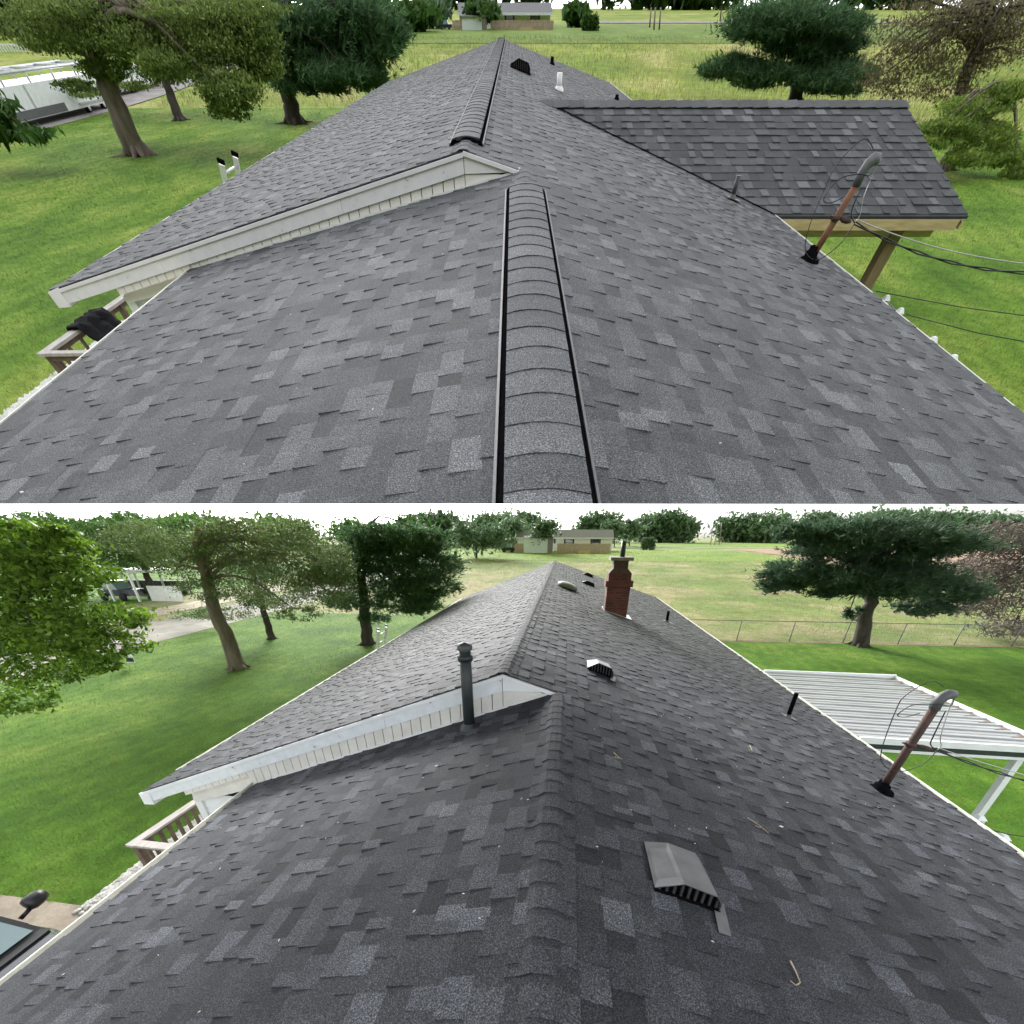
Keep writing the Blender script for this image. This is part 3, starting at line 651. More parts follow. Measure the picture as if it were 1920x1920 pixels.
def box_vent(hs, p, slope, w, d, ht, mat, lip=True):
    """sheet-metal hood whose slotted mouth opens towards -v; p is the upslope near corner on the roof"""
    p = V3(p)
    Z = lambda x: -slope * x
    prof = [(0.0, 0.035), (0.40 * w, ht + slope * 0.10 * w), (0.90 * w, ht * 1.0), (w, ht * 0.55), (w, 0.0), (0.0, 0.0)]
    P = lambda x, y, hh: (p.x + x, p.y + y, p.z + Z(x) + hh)
    mb = MB(); n = 4
    for i in range(3):                            # skin of the hood with its thickness, running back along the roof
        a, b_ = prof[i], prof[i + 1]
        mb.hexa([P(a[0], 0, a[1]), P(b_[0], 0, b_[1]), P(b_[0], 0, b_[1] - 0.006), P(a[0], 0, a[1] - 0.006)],
                [P(a[0] * 0.96 + 0.01, d, a[1] * 0.55), P(b_[0] * 0.96 + 0.01, d, b_[1] * 0.55), P(b_[0] * 0.96 + 0.01, d, b_[1] * 0.55 - 0.006), P(a[0] * 0.96 + 0.01, d, a[1] * 0.55 - 0.006)], 0.5)
    mb.face([P(a[0] * 0.96 + 0.01, d, a[1] * 0.55) for a in prof])
    mb.hexa([P(w, 0, ht * 0.55), P(w, 0, 0), P(w - 0.006, 0, 0), P(w - 0.006, 0, ht * 0.55)], [P(w * 0.96 + 0.01, d, ht * 0.3), P(w * 0.96 + 0.01, d, 0), P(w * 0.96, d, 0), P(w * 0.96, d, ht * 0.3)])
    hood = mb.build('box_vent', mat, hs); ORG[hood.name] = ORG[hs.name]
    mb = MB(); mb.hexa([P(a[0] * 0.97 + 0.005, 0.03, max(a[1] - 0.008, 0.0)) for a in prof], [P(a[0] * 0.97 + 0.005, 0.045, max(a[1] - 0.008, 0.0)) for a in prof]); mb.build('mouth', 'black', hood)
    ns = 9
    for i in range(ns):
        x = w * (0.08 + 0.86 * i / (ns - 1))
        hh = np.interp(x, [q[0] for q in prof[:4]], [q[1] for q in prof[:4]]) - 0.014
        MB().box(p.x + x - w * 0.018, p.x + x + w * 0.018, p.y + 0.010, p.y + 0.022, p.z + Z(x) + 0.012, p.z + Z(x) + max(hh, 0.02)).build('slat', 'slat_dark', hood)
    MB().hexa([P(-0.0, -0.005, 0.012), P(w, -0.005, 0.012), P(w, 0.02, 0.012), P(0, 0.02, 0.012)], [P(0, -0.005, 0.022), P(w, -0.005, 0.022), P(w, 0.02, 0.022), P(0, 0.02, 0.022)]).build('sill', 'black', hood)
    if lip:
        MB().hexa([P(w * 0.84, -0.14, 0.014), P(w * 1.02, -0.14, 0.014), P(w * 1.12, 0.06, 0.014), P(w * 0.94, 0.06, 0.014)], [P(w * 0.84, -0.14, 0.019), P(w * 1.02, -0.14, 0.019), P(w * 1.12, 0.06, 0.019), P(w * 0.94, 0.06, 0.019)]).build('flange', mat, hood)
    return hood
b = LO.at(1226, 1672, plane=plR(hl)); box_vent(house_l, b, 0.318, 0.36, 0.36, 0.115, 'vent_metal')
b = LO.at(1101, 1256, plane=plR(hl)); box_vent(house_l, b, 0.318, 0.36, 0.40, 0.14, 'galv_dull')
b = LO.at(1092, 1093, plane=plR(hl)); box_vent(house_l, b, 0.318, 0.50, 0.5, 0.14, 'galv_dull', False)
b = LO.at(1094, 1077, plane=plR(hl)); box_vent(house_l, b, 0.318, 0.50, 0.5, 0.14, 'galv_dull', False)
b = UP.at(957, 126, plane=plR(hu)); box_vent(house_u, b, 0.197, 0.60, 1.2, 0.17, 'black')
# dome vent
b = LO.at(1063, 1103, plane=plR(hl)); N_ = V3((0.318, 0, 1)).normalized()
dv = MB().lathe(b, [(0.33, 0.03), (0.34, 0.05), (0.34, 0.10), (0.24, 0.155), (0.12, 0.18), (0, 0.185)], 24, N_).build('dome_vent', 'galv_dull', house_l); ORG[dv.name] = ORG[house_l.name]
MB().lathe(b, [(0.26, -0.02), (0.26, 0.06), (0.30, 0.07)], 24, N_).build('base_ring', 'black', dv)
# chimney
def chimney():
    c = LO.at(1154, 1152, plane=plR(hl)); v = c.y; S = v / LO.dir(1154, 1152).y / FPX  # metres per pixel there
    z = lambda py: LO.at(1154, py, v=v).z
    w = 41 * S; x0 = c.x - w / 2; x1 = c.x + w / 2; y0, y1 = v, v + w * 0.85
    zb = min(roof_zR(hl, x1), c.z) - 0.1
    ch = MB().box(x0, x1, y0, y1, zb, z(1100)).build('chimney', 'brick', house_l); ORG[ch.name] = ORG[house_l.name]
    g = 3.5 * S
    MB().box(x0 - g, x1 + g, y0 - g, y1 + g, z(1100) - 0.001, z(1089)).build('brick_band', 'brick_trim', ch)
    MB().box(x0 + 0.01, x1 - 0.01, y0 + 0.01, y1 - 0.01, z(1089) - 0.001, z(1076)).build('upper_stack', 'brick', ch)
    a = 4 * S
    MB().hexa([(x0, y0, z(1076)), (x1, y0, z(1076)), (x1, y1, z(1076)), (x0, y1, z(1076))], [(x0 + 2 * a, y0 + a, z(1066)), (x1 - 2 * a, y0 + a, z(1066)), (x1 - 2 * a, y1 - a, z(1066)), (x0 + 2 * a, y1 - a, z(1066))]).build('shoulder', 'brick_dark', ch)
    MB().box(x0 + 2 * a, x1 - 2 * a, y0 + a, y1 - a, z(1066) - 0.001, z(1051)).build('neck', 'brick_dark', ch)
    MB().box(x0 + 0.2 * a, x1 - 0.2 * a, y0 - 0.5 * a, y1 + 0.5 * a, z(1051), z(1045)).build('crown_slab', 'stone', ch)
    cx = (x0 + x1) / 2 + 2 * S; cy = (y0 + y1) / 2
    MB().tube([(cx, cy, z(1046)), (cx, cy, z(1014))], 4.2 * S, 12).build('flue', 'black_metal', ch)
    MB().hexa([(x0 - 0.04, y0 - 0.06, roof_zR(hl, x0) + 0.014), (x1 + 0.16, y0 - 0.06, roof_zR(hl, x1 + 0.16) + 0.014), (x1 + 0.16, y1 + 0.1, roof_zR(hl, x1 + 0.16) + 0.014), (x0 - 0.04, y1 + 0.1, roof_zR(hl, x0) + 0.014)],
              [(x0 - 0.04, y0 - 0.06, roof_zR(hl, x0) + 0.022), (x1 + 0.16, y0 - 0.06, roof_zR(hl, x1 + 0.16) + 0.022), (x1 + 0.16, y1 + 0.1, roof_zR(hl, x1 + 0.16) + 0.022), (x0 - 0.04, y1 + 0.1, roof_zR(hl, x0) + 0.022)]).build('flashing', 'galv', ch)
chimney()

# ------------------------------------------------------------------ service masts
def mast(fr, h, bpx, tpx, r, mat, label, wlabel, sc, wire_end):
    b = fr.at(*bpx, plane=plR(h)); t = V3((b.x, b.y, b.z + top_height(fr, b, *tpx)))
    lean = fr.at(*tpx, v=b.y); t.x = lean.x * 0.9 + b.x * 0.1 if abs(lean.x - b.x) < 0.25 else b.x
    m = thing('service_mast', label, 'mast', fr, b)
    H = (t - b)
    MB().tube([b - V3((0, 0, 0.1)), b + H * 0.86], r, 14).build('pipe', mat, m)
    MB().lathe(b, [(r * 3.4, -0.03), (r * 3.2, 0.01), (r * 2.0, 0.035), (r * 1.9, 0.08), (r * 1.3, 0.09), (r * 1.25, 0.13), (r * 1.02, 0.135)], 18).build('boot', 'black', m)
    p = b + H * 0.84; s = r * 1.0
    wh = MB().tube([p, p + V3((0, 0, 2.4 * s)), p + V3((0.5 * s, 0, 3.6 * s)), p + V3((1.5 * s, 0, 4.4 * s)), p + V3((2.6 * s, 0, 4.4 * s)), p + V3((3.3 * s, 0, 3.8 * s))], [1.18 * s, 1.2 * s, 1.3 * s, 1.35 * s, 1.1 * s, 0.6 * s], 14).build('weatherhead', 'vent_metal', m)
    cl = b + H * 0.50
    MB().lathe(cl, [(r * 1.02, -r * 0.5), (r * 1.3, -r * 0.45), (r * 1.3, r * 0.45), (r * 1.02, r * 0.5)], 14).build('clamp', 'rust_old', m)
    MB().tube([cl + V3((-r * 2.2, 0, r * 0.3)), cl + V3((r * 2.0, 0, 0))], r * 0.25, 6).build('clamp_bolt', 'rust_old', m)
    ins = cl + V3((r * 1.2, -r * 0.4, 0)); ie = ins + V3((r * 3.6, -r * 0.8, -r * 0.6))
    MB().tube([ins, ins + (ie - ins) * 0.3, ins + (ie - ins) * 0.7, ie], [r * 0.3, r * 0.62, r * 0.62, r * 0.25], 8).build('insulator', 'brick_dark', m)
    mouth = p + V3((3.2 * s, 0, 3.6 * s)); J = ie + V3((r * 1.4, 0, -r * 0.2))
    # drip loops
    def loop(pts, rad, mt='cable'):
        P = [V3(q) for q in pts]; out = []
        for i in range(len(P) - 1):
            a0, a1, a2, a3 = P[max(i - 1, 0)], P[i], P[i + 1], P[min(i + 2, len(P) - 1)]
            for k in range(6):
                q = k / 6; out.append(0.5 * ((2 * a1) + (a2 - a0) * q + (2 * a0 - 5 * a1 + 4 * a2 - a3) * q * q + (3 * a1 - a0 - 3 * a2 + a3) * q ** 3))
        out.append(P[-1]); MB().tube(out, rad, 6).build('drip_loop', mt, m)
    d = r
    loop([mouth, p + V3((1.5 * d, -2.0 * d, 2.0 * d)), p + V3((-2 * d, -2 * d, 2.2 * d)), p + V3((-6.5 * d, -d, 1.2 * d)), p + V3((-8 * d, 0, -2.2 * d)), p + V3((-5 * d, d, -3.2 * d)), p + V3((-1 * d, 2 * d, -2.2 * d))], r * 0.12)
    loop([p + V3((0.5 * d, d, 6.0 * d)), p + V3((-4 * d, 0.5 * d, 7.5 * d)), p + V3((-8.5 * d, 0, 3.5 * d)), p + V3((-9 * d, 0, -1 * d)), cl + V3((-7.5 * d, -d, -1.5 * d)), cl + V3((-6 * d, -2 * d, -6 * d)), cl + V3((-1 * d, -2.2 * d, -8 * d)), cl + V3((4 * d, -2 * d, -5 * d)), J], r * 0.12)
    loop([p + V3((2 * d, -d, 0)), cl + V3((2.5 * d, -2 * d, 4 * d)), cl + V3((3.5 * d, -1.5 * d, 1 * d)), J], r * 0.15)
    loop([mouth, mouth + V3((0.3 * d, 0, -3 * d)), J + V3((-1.2 * d, 0, 4.5 * d)), J + V3((0.3 * d, 0, 1.5 * d)), J], r * 0.12, 'wire')
    # the line to the pole
    w = thing('power_line', wlabel, 'cable', fr, J)
    E_ = V3(wire_end); n = 16; sag = 0.05 * (E_ - J).length
    for k in range(2):
        MB().tube([J + (E_ - J) * (i / n) + V3((0, 0.012 * sin(i * 1.6 + pi * k), -sag * 4 * (i / n) * (1 - i / n) + 0.012 * cos(i * 1.6 + pi * k))) for i in range(n + 1)], r * 0.17, 6).build('insulated_strand', 'cable', w)
    MB().tube([J + (E_ - J) * (i / n) + V3((0, 0, -sag * 2.6 * (i / n) * (1 - i / n) + 0.03 * (1 - i / n))) for i in range(n + 1)], r * 0.13, 6).build('messenger_wire', 'wire', w)
bU = UP.at(1516, 488, plane=plR(hu)); bL = LO.at(1650, 1482, plane=plR(hl))
eU = UP.at(2150, 500, v=8.3); eL = LO.at(2300, 1530, v=3.9)
mast(UP, hu, (1516, 488), (1628, 318), 0.044, 'rust_new', 'rusty orange conduit mast with grey weatherhead near the wooden porch', 'twisted black power line leaving the orange rusty mast', 1, eU)
mast(LO, hl, (1650, 1482), (1776, 1296), 0.040, 'rust_old', 'dark rusty conduit mast with grey weatherhead near the white metal patio roof', 'black power line leaving the dark rusty mast past the patio roof', 1, eL)

# ------------------------------------------------------------------ porch with shingled roof (ridge-vent house)
def porch():
    zr_, ze_ = -1.013, -1.88; vr, ve, ue0, ue1 = 16.35, 12.1, 5.0, 8.78
    s = (zr_ - ze_) / (vr - ve); vb = 2 * vr - ve
    pc = thing('porch', 'open porch roof of grey shingles on wooden posts', 'porch', UP, (7, vr, UP.ground))
    uv = lambda v: 0.71 + (ue0 - 0.71) * (vr - v) / (vr - ve)           # the valley on the house roof
    mb = MB()
    mb.hexa([(0.5, vr, zr_ - 0.03), (ue1, vr, zr_ - 0.03), (ue1, ve, ze_ - 0.03), (uv(ve) - 0.1, ve, ze_ - 0.03)], [(0.5, vr, zr_), (ue1, vr, zr_), (ue1, ve, ze_), (uv(ve) - 0.1, ve, ze_)])
    mb.hexa([(0.5, vr, zr_ - 0.03), (ue1, vr, zr_ - 0.03), (ue1, vb, ze_ - 0.03), (4.9, vb, ze_ - 0.03)], [(0.5, vr, zr_), (ue1, vr, zr_), (ue1, vb, ze_), (4.9, vb, ze_)])
    rf = mb.build('roof', 'deck', pc); ORG[rf.name] = ORG[pc.name]
    pieces = []; rnd = random.Random(9)
    T = V3((0, -1, -s)).normalized(); N = V3((0, -s, 1)).normalized(); ln = (vr - ve) * sqrt(1 + s * s)
    lay_shingles(pieces, V3((0, vr, zr_)), V3((1, 0, 0)), T, N, lambda t: (uv(vr - t * 0.98) + 0.03, ue1) if t < ln else None, 0.285, 0.13, 0.30, ((0.12, 0.1, 0.0), (0.36, 0.14, 0.06)), rnd, (0.008, 0.018))
    PFx = [tuple(reversed(f)) for f in PF]
    for p in pieces[:0]: pass
    mb = MB()
    def sc(p): x, y, Z = UP.proj(p[2]); return p[3] / Z ** 2
    pieces.sort(key=sc, reverse=True)
    for p in pieces[:290]: MB().raw(p[0], PFx, p[1]).build('shingle', 'shingle_new', rf)
    for p in pieces[290:]: mb.raw(p[0], PFx, p[1])
    tag(mb.build('shingle_field', 'shingle_new', rf), kind='stuff')
    # ridge caps
    u = 0.55; rnd = random.Random(4)
    while u < ue1 - 0.01:
        L = min(0.36, ue1 - u + 0.01); t = rnd.choice([0.3, 0.45, 0.6]); m2 = MB()
        for sg in (-1, 1):
            m2.hexa([(u, vr, zr_ + 0.018), (u + L, vr, zr_ + 0.030), (u + L, vr + sg * 0.30, zr_ - s * 0.30 + 0.028), (u, vr + sg * 0.30, zr_ - s * 0.30 + 0.016)],
                    [(u, vr, zr_ + 0.024), (u + L, vr, zr_ + 0.038), (u + L, vr + sg * 0.30, zr_ - s * 0.30 + 0.036), (u, vr + sg * 0.30, zr_ - s * 0.30 + 0.022)], t)
        m2.build('ridge_cap', 'shingle_new', rf); u += 0.34
    # valley flashing line
    MB().tube([(0.68, vr + 0.05, roof_zR(hu, 0.68) + 0.016), (uv(ve) - 0.02, ve - 0.02, roof_zR(hu, uv(ve)) + 0.016)], 0.008, 6).build('valley', 'black', pc)
    # beam, fascia, posts
    MB().box(5.02, ue1 - 0.12, ve - 0.015, ve + 0.03, ze_ - 0.165, ze_ - 0.034).build('fascia_board', 'wood', pc)
    MB().box(5.02, ue1 - 0.3, ve + 0.3, ve + 0.40, ze_ - 0.30, ze_ - 0.12).build('beam', 'wood', pc)
    MB().box(5.02, ue1 - 0.3, vb - 0.4, vb - 0.3, ze_ - 0.30, ze_ - 0.12).build('beam', 'wood', pc)
    for (y0, y1) in ((ve, vr), (vr, vb)):
        za, zb = (ze_, zr_) if y0 < vr else (zr_, ze_)
        MB().hexa([(ue1 - 0.05, y0, za - 0.16), (ue1 - 0.01, y0, za - 0.16), (ue1 - 0.01, y0, za - 0.072), (ue1 - 0.05, y0, za - 0.072)], [(ue1 - 0.05, y1, zb - 0.16), (ue1 - 0.01, y1, zb - 0.16), (ue1 - 0.01, y1, zb - 0.072), (ue1 - 0.05, y1, zb - 0.072)]).build('fascia_board', 'wood', pc)
    for (x, y) in ((7.75, ve + 0.35), (5.35, ve + 0.35), (7.75, vb - 0.35), (5.35, vb - 0.35)):
        MB().box(x - 0.11, x + 0.11, y - 0.11, y + 0.11, UP.ground, ze_ - 0.2).build('post', 'wood_dark', pc)
porch()

# ------------------------------------------------------------------ patio cover of white metal pans (chimney house)
def patio():
    u0, u1, v0, v1 = 5.33, 8.42, 6.62, 10.25; z0, z1 = -3.20, -3.24
    pt = thing('patio_cover', 'flat patio roof of white ribbed metal pans beside the chimney house', 'patio roof', LO, ((u0 + u1) / 2, (v0 + v1) / 2, LO.ground))
    n = 12; w = (v1 - v0) / n
    for i in range(n):
        a, b_ = v0 + i * w, v0 + (i + 1) * w - 0.006; mb = MB()
        prof = [(a, 0), (a + 0.012, 0.024), (a + 0.034, 0.024), (a + 0.046, 0.006), (a + w * 0.5, 0.006), (a + w * 0.52, 0.014), (a + w * 0.57, 0.014), (a + w * 0.59, 0.006), (b_, 0.0)]
        ring = lambda u, z: [(u, y, z + h_) for y, h_ in prof] + [(u, b_, z - 0.012), (u, a, z - 0.012)]
        mb.hexa(ring(u0, z0), ring(u1, z1)); mb.build('roof_panel', 'pan', pt)
        if i % 1 == 0:                            # dark patches painted as the shade inside the open flute ends
            MB().hexa([(u1 - 0.34, a + 0.10, z1 + 0.010), (u1 - 0.05, a + 0.16, z1 + 0.010), (u1 - 0.02, a + 0.26, z1 + 0.010), (u1 - 0.16, a + 0.2, z1 + 0.010)],
                      [(u1 - 0.34, a + 0.10, z1 + 0.013), (u1 - 0.05, a + 0.16, z1 + 0.018), (u1 - 0.02, a + 0.26, z1 + 0.018), (u1 - 0.16, a + 0.2, z1 + 0.013)]).build('flute_shade', 'deckdark', pt)
    MB().box(u1, u1 + 0.05, v0 - 0.02, v1 + 0.02, z1 - 0.10, z1 + 0.065).build('outer_trim', 'white', pt)
    MB().box(u0 + 0.01, u1 + 0.05, v0 - 0.05, v0 - 0.012, z1 - 0.05, z0 + 0.03).build('front_trim', 'white', pt)
    MB().box(u0 + 0.01, u1 + 0.05, v0 - 0.035, v0 - 0.012, z1 - 0.15, z1 - 0.052).build('gutter', 'black_metal', pt)
    MB().box(u0 + 0.01, u1 + 0.05, v0 - 0.045, v0 - 0.012, z1 - 0.20, z1 - 0.152).build('beam', 'white', pt)
    MB().box(u0 + 0.01, u1 + 0.05, v1, v1 + 0.04, z1 - 0.10, z0 + 0.05).build('back_trim', 'white', pt)
    for (x, y) in ((u1 - 0.42, v0 + 0.05), (u0 + 0.22, v0 + 0.05), (u1 - 0.3, v1 - 0.1)):
        MB().box(x - 0.05, x + 0.05, y - 0.05, y + 0.05, LO.ground, z1 - 0.1).build('post', 'white', pt)
patio()
# the low white fence posts with wire in both yards
def stub(fr, p, q, h_, label, w=0.1):
    f = thing('wire_fence', label, 'fence', fr, p)
    for c in (p, q):
        c = V3(c); MB().box(c.x - w / 2, c.x + w / 2, c.y - w / 2, c.y + w / 2, fr.ground, fr.ground + h_ - 0.05).build('post', 'white', f)
        MB().hexa([(c.x - w * .6, c.y - w * .6, fr.ground + h_ - 0.05), (c.x + w * .6, c.y - w * .6, fr.ground + h_ - 0.05), (c.x + w * .6, c.y + w * .6, fr.ground + h_ - 0.05), (c.x - w * .6, c.y + w * .6, fr.ground + h_ - 0.05)],
                  [(c.x - w * .25, c.y - w * .25, fr.ground + h_ + 0.02), (c.x + w * .25, c.y - w * .25, fr.ground + h_ + 0.02), (c.x + w * .25, c.y + w * .25, fr.ground + h_ + 0.02), (c.x - w * .25, c.y + w * .25, fr.ground + h_ + 0.02)]).build('post_cap', 'white', f)
    for k in range(4):
        z = fr.ground + h_ * (0.95 - 0.22 * k); MB().tube([(p[0], p[1], z), (q[0], q[1], z)], 0.008, 5).build('wire', 'wire', f)
a, b = UP.at(1664, 556, z=-3.0), UP.at(1690, 580, z=-3.0); stub(UP, (a.x, a.y, UP.ground), (b.x, b.y, UP.ground), 1.1, 'small wire fence between white posts under the wooden porch', 0.12)
a, b = UP.at(1752, 634, z=-3.0), UP.at(1790, 668, z=-3.0); stub(UP, (a.x, a.y, UP.ground), (b.x, b.y, UP.ground), 1.1, 'small wire fence between white posts along the gutter, away from the porch', 0.12)
a, b = LO.at(1838, 1530, z=-4.5), LO.at(1882, 1566, z=-4.5); stub(LO, (a.x, a.y, LO.ground), (b.x, b.y, LO.ground), 1.5, 'low wire fence between white posts below the patio roof', 0.13)
for (x0, y0, x1, y1, fr, lb) in ((1642, 546, 2000, 602, UP, 'thin black wire leaving the wooden porch post'), (1700, 590, 2000, 655, UP, 'thin black wire crossing the lawn past the white posts')):
    p, q = fr.at(x0, y0, z=-2.6), fr.at(x1, y1, z=-2.5)
    o = MB().tube([p, p.lerp(q, 0.5) - V3((0, 0, 0.03)), q], 0.006, 6).build('overhead_wire', 'cable', fr=fr); tag(o, lb, 'wire')
for (x0, y0, x1, y1, fr, lb) in ((1795, 1540, 2000, 1580, LO, 'thin dark wire crossing below the patio post'),):
    p, q = fr.at(x0, y0, z=-4.0), fr.at(x1, y1, z=-4.0)
    o = MB().tube([p, p.lerp(q, 0.5) - V3((0, 0, 0.05)), q], 0.008, 6).build('overhead_wire', 'cable', fr=fr); tag(o, lb, 'wire')

# ------------------------------------------------------------------ deck railings, ladders, cloth
def railing(fr, a, b, c, ztop, h_, label, nb, posts):
    r = thing('deck_railing', label, 'railing', fr, (b[0], b[1], fr.ground))
    A, B, C = (V3((p[0], p[1], ztop)) for p in (a, b, c))
    MB().beam(A, B + V3((0, -0.07, 0)), 0.15, 0.04).build('handrail', 'deckwood', r)
    MB().beam(B + V3((0.078, 0, 0.002)), C, 0.13, 0.04).build('handrail', 'deckwood', r)
    MB().beam(A - V3((0, 0, h_ * 0.86)), B - V3((0, 0, h_ * 0.86)), 0.05, 0.08).build('bottom_rail', 'deckdark', r)
    MB().beam(A - V3((0, 0, 0.06)), B - V3((0, 0, 0.06)), 0.04, 0.075).build('top_rail', 'deckdark', r)
    MB().beam(B - V3((0, 0, 0.06)), C - V3((0, 0, 0.06)), 0.04, 0.075).build('top_rail', 'deckdark', r)
    for i in range(nb):
        p = A.lerp(B, (i + 0.5) / nb)
        MB().box(p.x - 0.024, p.x + 0.024, p.y - 0.024, p.y + 0.024, ztop - h_ * 0.9, ztop - 0.025).build('baluster', 'deckdark', r)
    for i in range(4):
        p = B.lerp(C, (i + 0.7) / 4)
        MB().box(p.x - 0.024, p.x + 0.024, p.y - 0.024, p.y + 0.024, ztop - h_ * 0.9, ztop - 0.025).build('baluster', 'deckdark', r)
    for t in posts:
        p = A.lerp(B, t)
        MB().box(p.x - 0.05, p.x + 0.05, p.y - 0.05, p.y + 0.05, fr.ground, ztop - 0.022).build('post', 'deckdark', r)
railing(LO, (-6.78, 5.9), (-6.91, 3.86), (-5.6, 3.86), -4.6, 1.0, 'weathered wooden deck railing beside the chimney house', 13, (0.42, 0.985))
railing(UP, (-8.30, 13.5), (-8.45, 9.1), (-6.6, 9.15), -2.9, 0.72, 'weathered wooden deck railing with black cloth over it', 11, (0.42, 0.985))
def cloth():
    c = UP.at(172, 604, z=-2.87); c.x = -8.45 + 0.15 * (c.y - 9.1) / 4.4; mb = MB(); n, m = 14, 12; V = []; r_ = random.Random(2)
    for i in range(n + 1):
        for j in range(m + 1):
            s = -0.22 + 1.35 * j / m; y = c.y - 0.40 + 0.95 * i / n
            wob = 0.05 * sin(i * 1.3 + j * 0.7) + 0.04 * mnoise.noise(V3((i * 0.5, j * 0.5, 2)))
            edge = 0.10 * mnoise.noise(V3((i * 0.7, j * 0.2, 5)))
            if s < -0.12: p = (c.x - 0.13 - 0.02 * wob, y + edge, c.z - 0.02 - (-0.12 - s) * 0.5 + wob * 0.4)
            elif s < 0.12: p = (c.x + s, y + edge * 0.5, c.z + 0.025 + 0.5 * abs(wob))
            else:
                q = s - 0.12; p = (c.x + 0.14 + q * 0.62 + wob * 0.6, y - q * 0.25 + edge * (1 + q), c.z - q * 0.22 + wob * 0.6)
            V.append(p)
    F = [(i * (m + 1) + j, i * (m + 1) + j + 1, (i + 1) * (m + 1) + j + 1, (i + 1) * (m + 1) + j) for i in range(n) for j in range(m)]
    mb.raw(V, F, 0.5, True); o = mb.build('cloth', 'cloth', fr=UP)
    md = o.modifiers.new('thickness', 'SOLIDIFY'); md.thickness = 0.02
    tag(o, 'crumpled black cloth hung over the wooden deck railing', 'cloth')
cloth()
def ladder(fr, px_a, px_b, u, zlow, label, cap, rr_=0.03, hook=False):
    """two rails standing past the eave at the two pixels; plane of constant u"""
    la, lb = (fr.dir(*p) for p in (px_a, px_b))
    A, B = la * (u / la.x), lb * (u / lb.x)
    zt = (A.z + B.z) / 2; A.z = B.z = zt
    ld = thing('ladder', label, 'ladder', fr, (u - 0.5, (A.y + B.y) / 2, fr.ground))
    foot = V3((-0.75, 0, fr.ground - zt))
    for P in (A, B):
        rail = MB().beam(P + foot, P, rr_ * 2.4, rr_ * 1.4, up=(0, 1, 0)).build('rail', 'alu', ld)
        MB().beam(P + V3((-0.75, 0, fr.ground - zt)) * -0.006, P + foot * -0.03, rr_ * 2.9, rr_ * 1.9, up=(0, 1, 0)).build('rail_cap', cap, ld)
    for k in range(10):
        t = 0.05 + k * 0.10; MB().tube([A + foot * t, B + foot * t], rr_ * 0.55, 8).build('rung', 'alu', ld)
ladder(LO, (709, 1183), (724, 1176), -6.32, 0, 'aluminium ladder with blue tips leaning on the chimney house eave', 'blue_cap')
ladder(UP, (416, 310), (441, 294), -6.68, 0, 'aluminium ladder with black tips leaning on the ridge-vent house eave', 'black', 0.045)

# ------------------------------------------------------------------ gravel, walks
def stones(fr, path, width, n, name, seed, size=0.05):
    r_ = np.random.default_rng(seed); P = np.array(path, float); seg = r_.integers(0, len(P) - 1, n); t = r_.random(n)[:, None]
    c = P[seg] * (1 - t) + P[seg + 1] * t; c = c + (r_.random((n, 2)) - 0.5) * np.array([width, width * 0.4])
    s = size * (0.5 + r_.random(n)); z = np.array([fr.gz(a, b) for a, b in c]) + 0.01
    base = np.array([[1, 0, 0], [0, 1, 0], [-1, 0, 0], [0, -1, 0], [0, 0, 0.8], [0, 0, -0.4]], float)
    V = base[None] * s[:, None, None] * (0.7 + 0.6 * r_.random((n, 6, 1)))
    a = r_.random(n) * 2 * pi; ca, sa = np.cos(a)[:, None], np.sin(a)[:, None]
    V = np.stack([V[..., 0] * ca - V[..., 1] * sa, V[..., 0] * sa + V[..., 1] * ca, V[..., 2]], -1) + np.concatenate([c, z[:, None]], 1)[:, None]
    f = np.array([[0, 1, 4], [1, 2, 4], [2, 3, 4], [3, 0, 4], [1, 0, 5], [2, 1, 5], [3, 2, 5], [0, 3, 5]])
    F = (f[None] + 6 * np.arange(n)[:, None, None]).reshape(-1, 3)
    o = cloud(name, V.reshape(-1, 3), F, np.repeat(r_.random(n), 8), 'gravel', fr=fr); tag(o, kind='stuff'); return o
gl = [LO.at(170, 1690, z=-6).xy[:], LO.at(420, 1520, z=-6).xy[:]]
o = stones(LO, [(-7.55, 3.7), (-7.6, 8.0)], 1.5, 12000, 'white_gravel', 4); tag(o, 'bed of white stones along the chimney house wall', 'gravel')
o = stones(UP, [(-10.1, 8.0), (-9.9, 16.0)], 1.9, 12000, 'white_gravel', 5); tag(o, 'bed of white stones along the ridge-vent house wall', 'gravel')
sheet(LO, 'path', (-14.5, -4.5, -6, 3.55), 'concrete', 0.006, nx=6, ny=6)
strip(UP, 'path', [(-9.3, 6.3), (-9.3, 13.6)], [(-6, 6.3), (-6, 13.6)], 'concrete', 0.012)

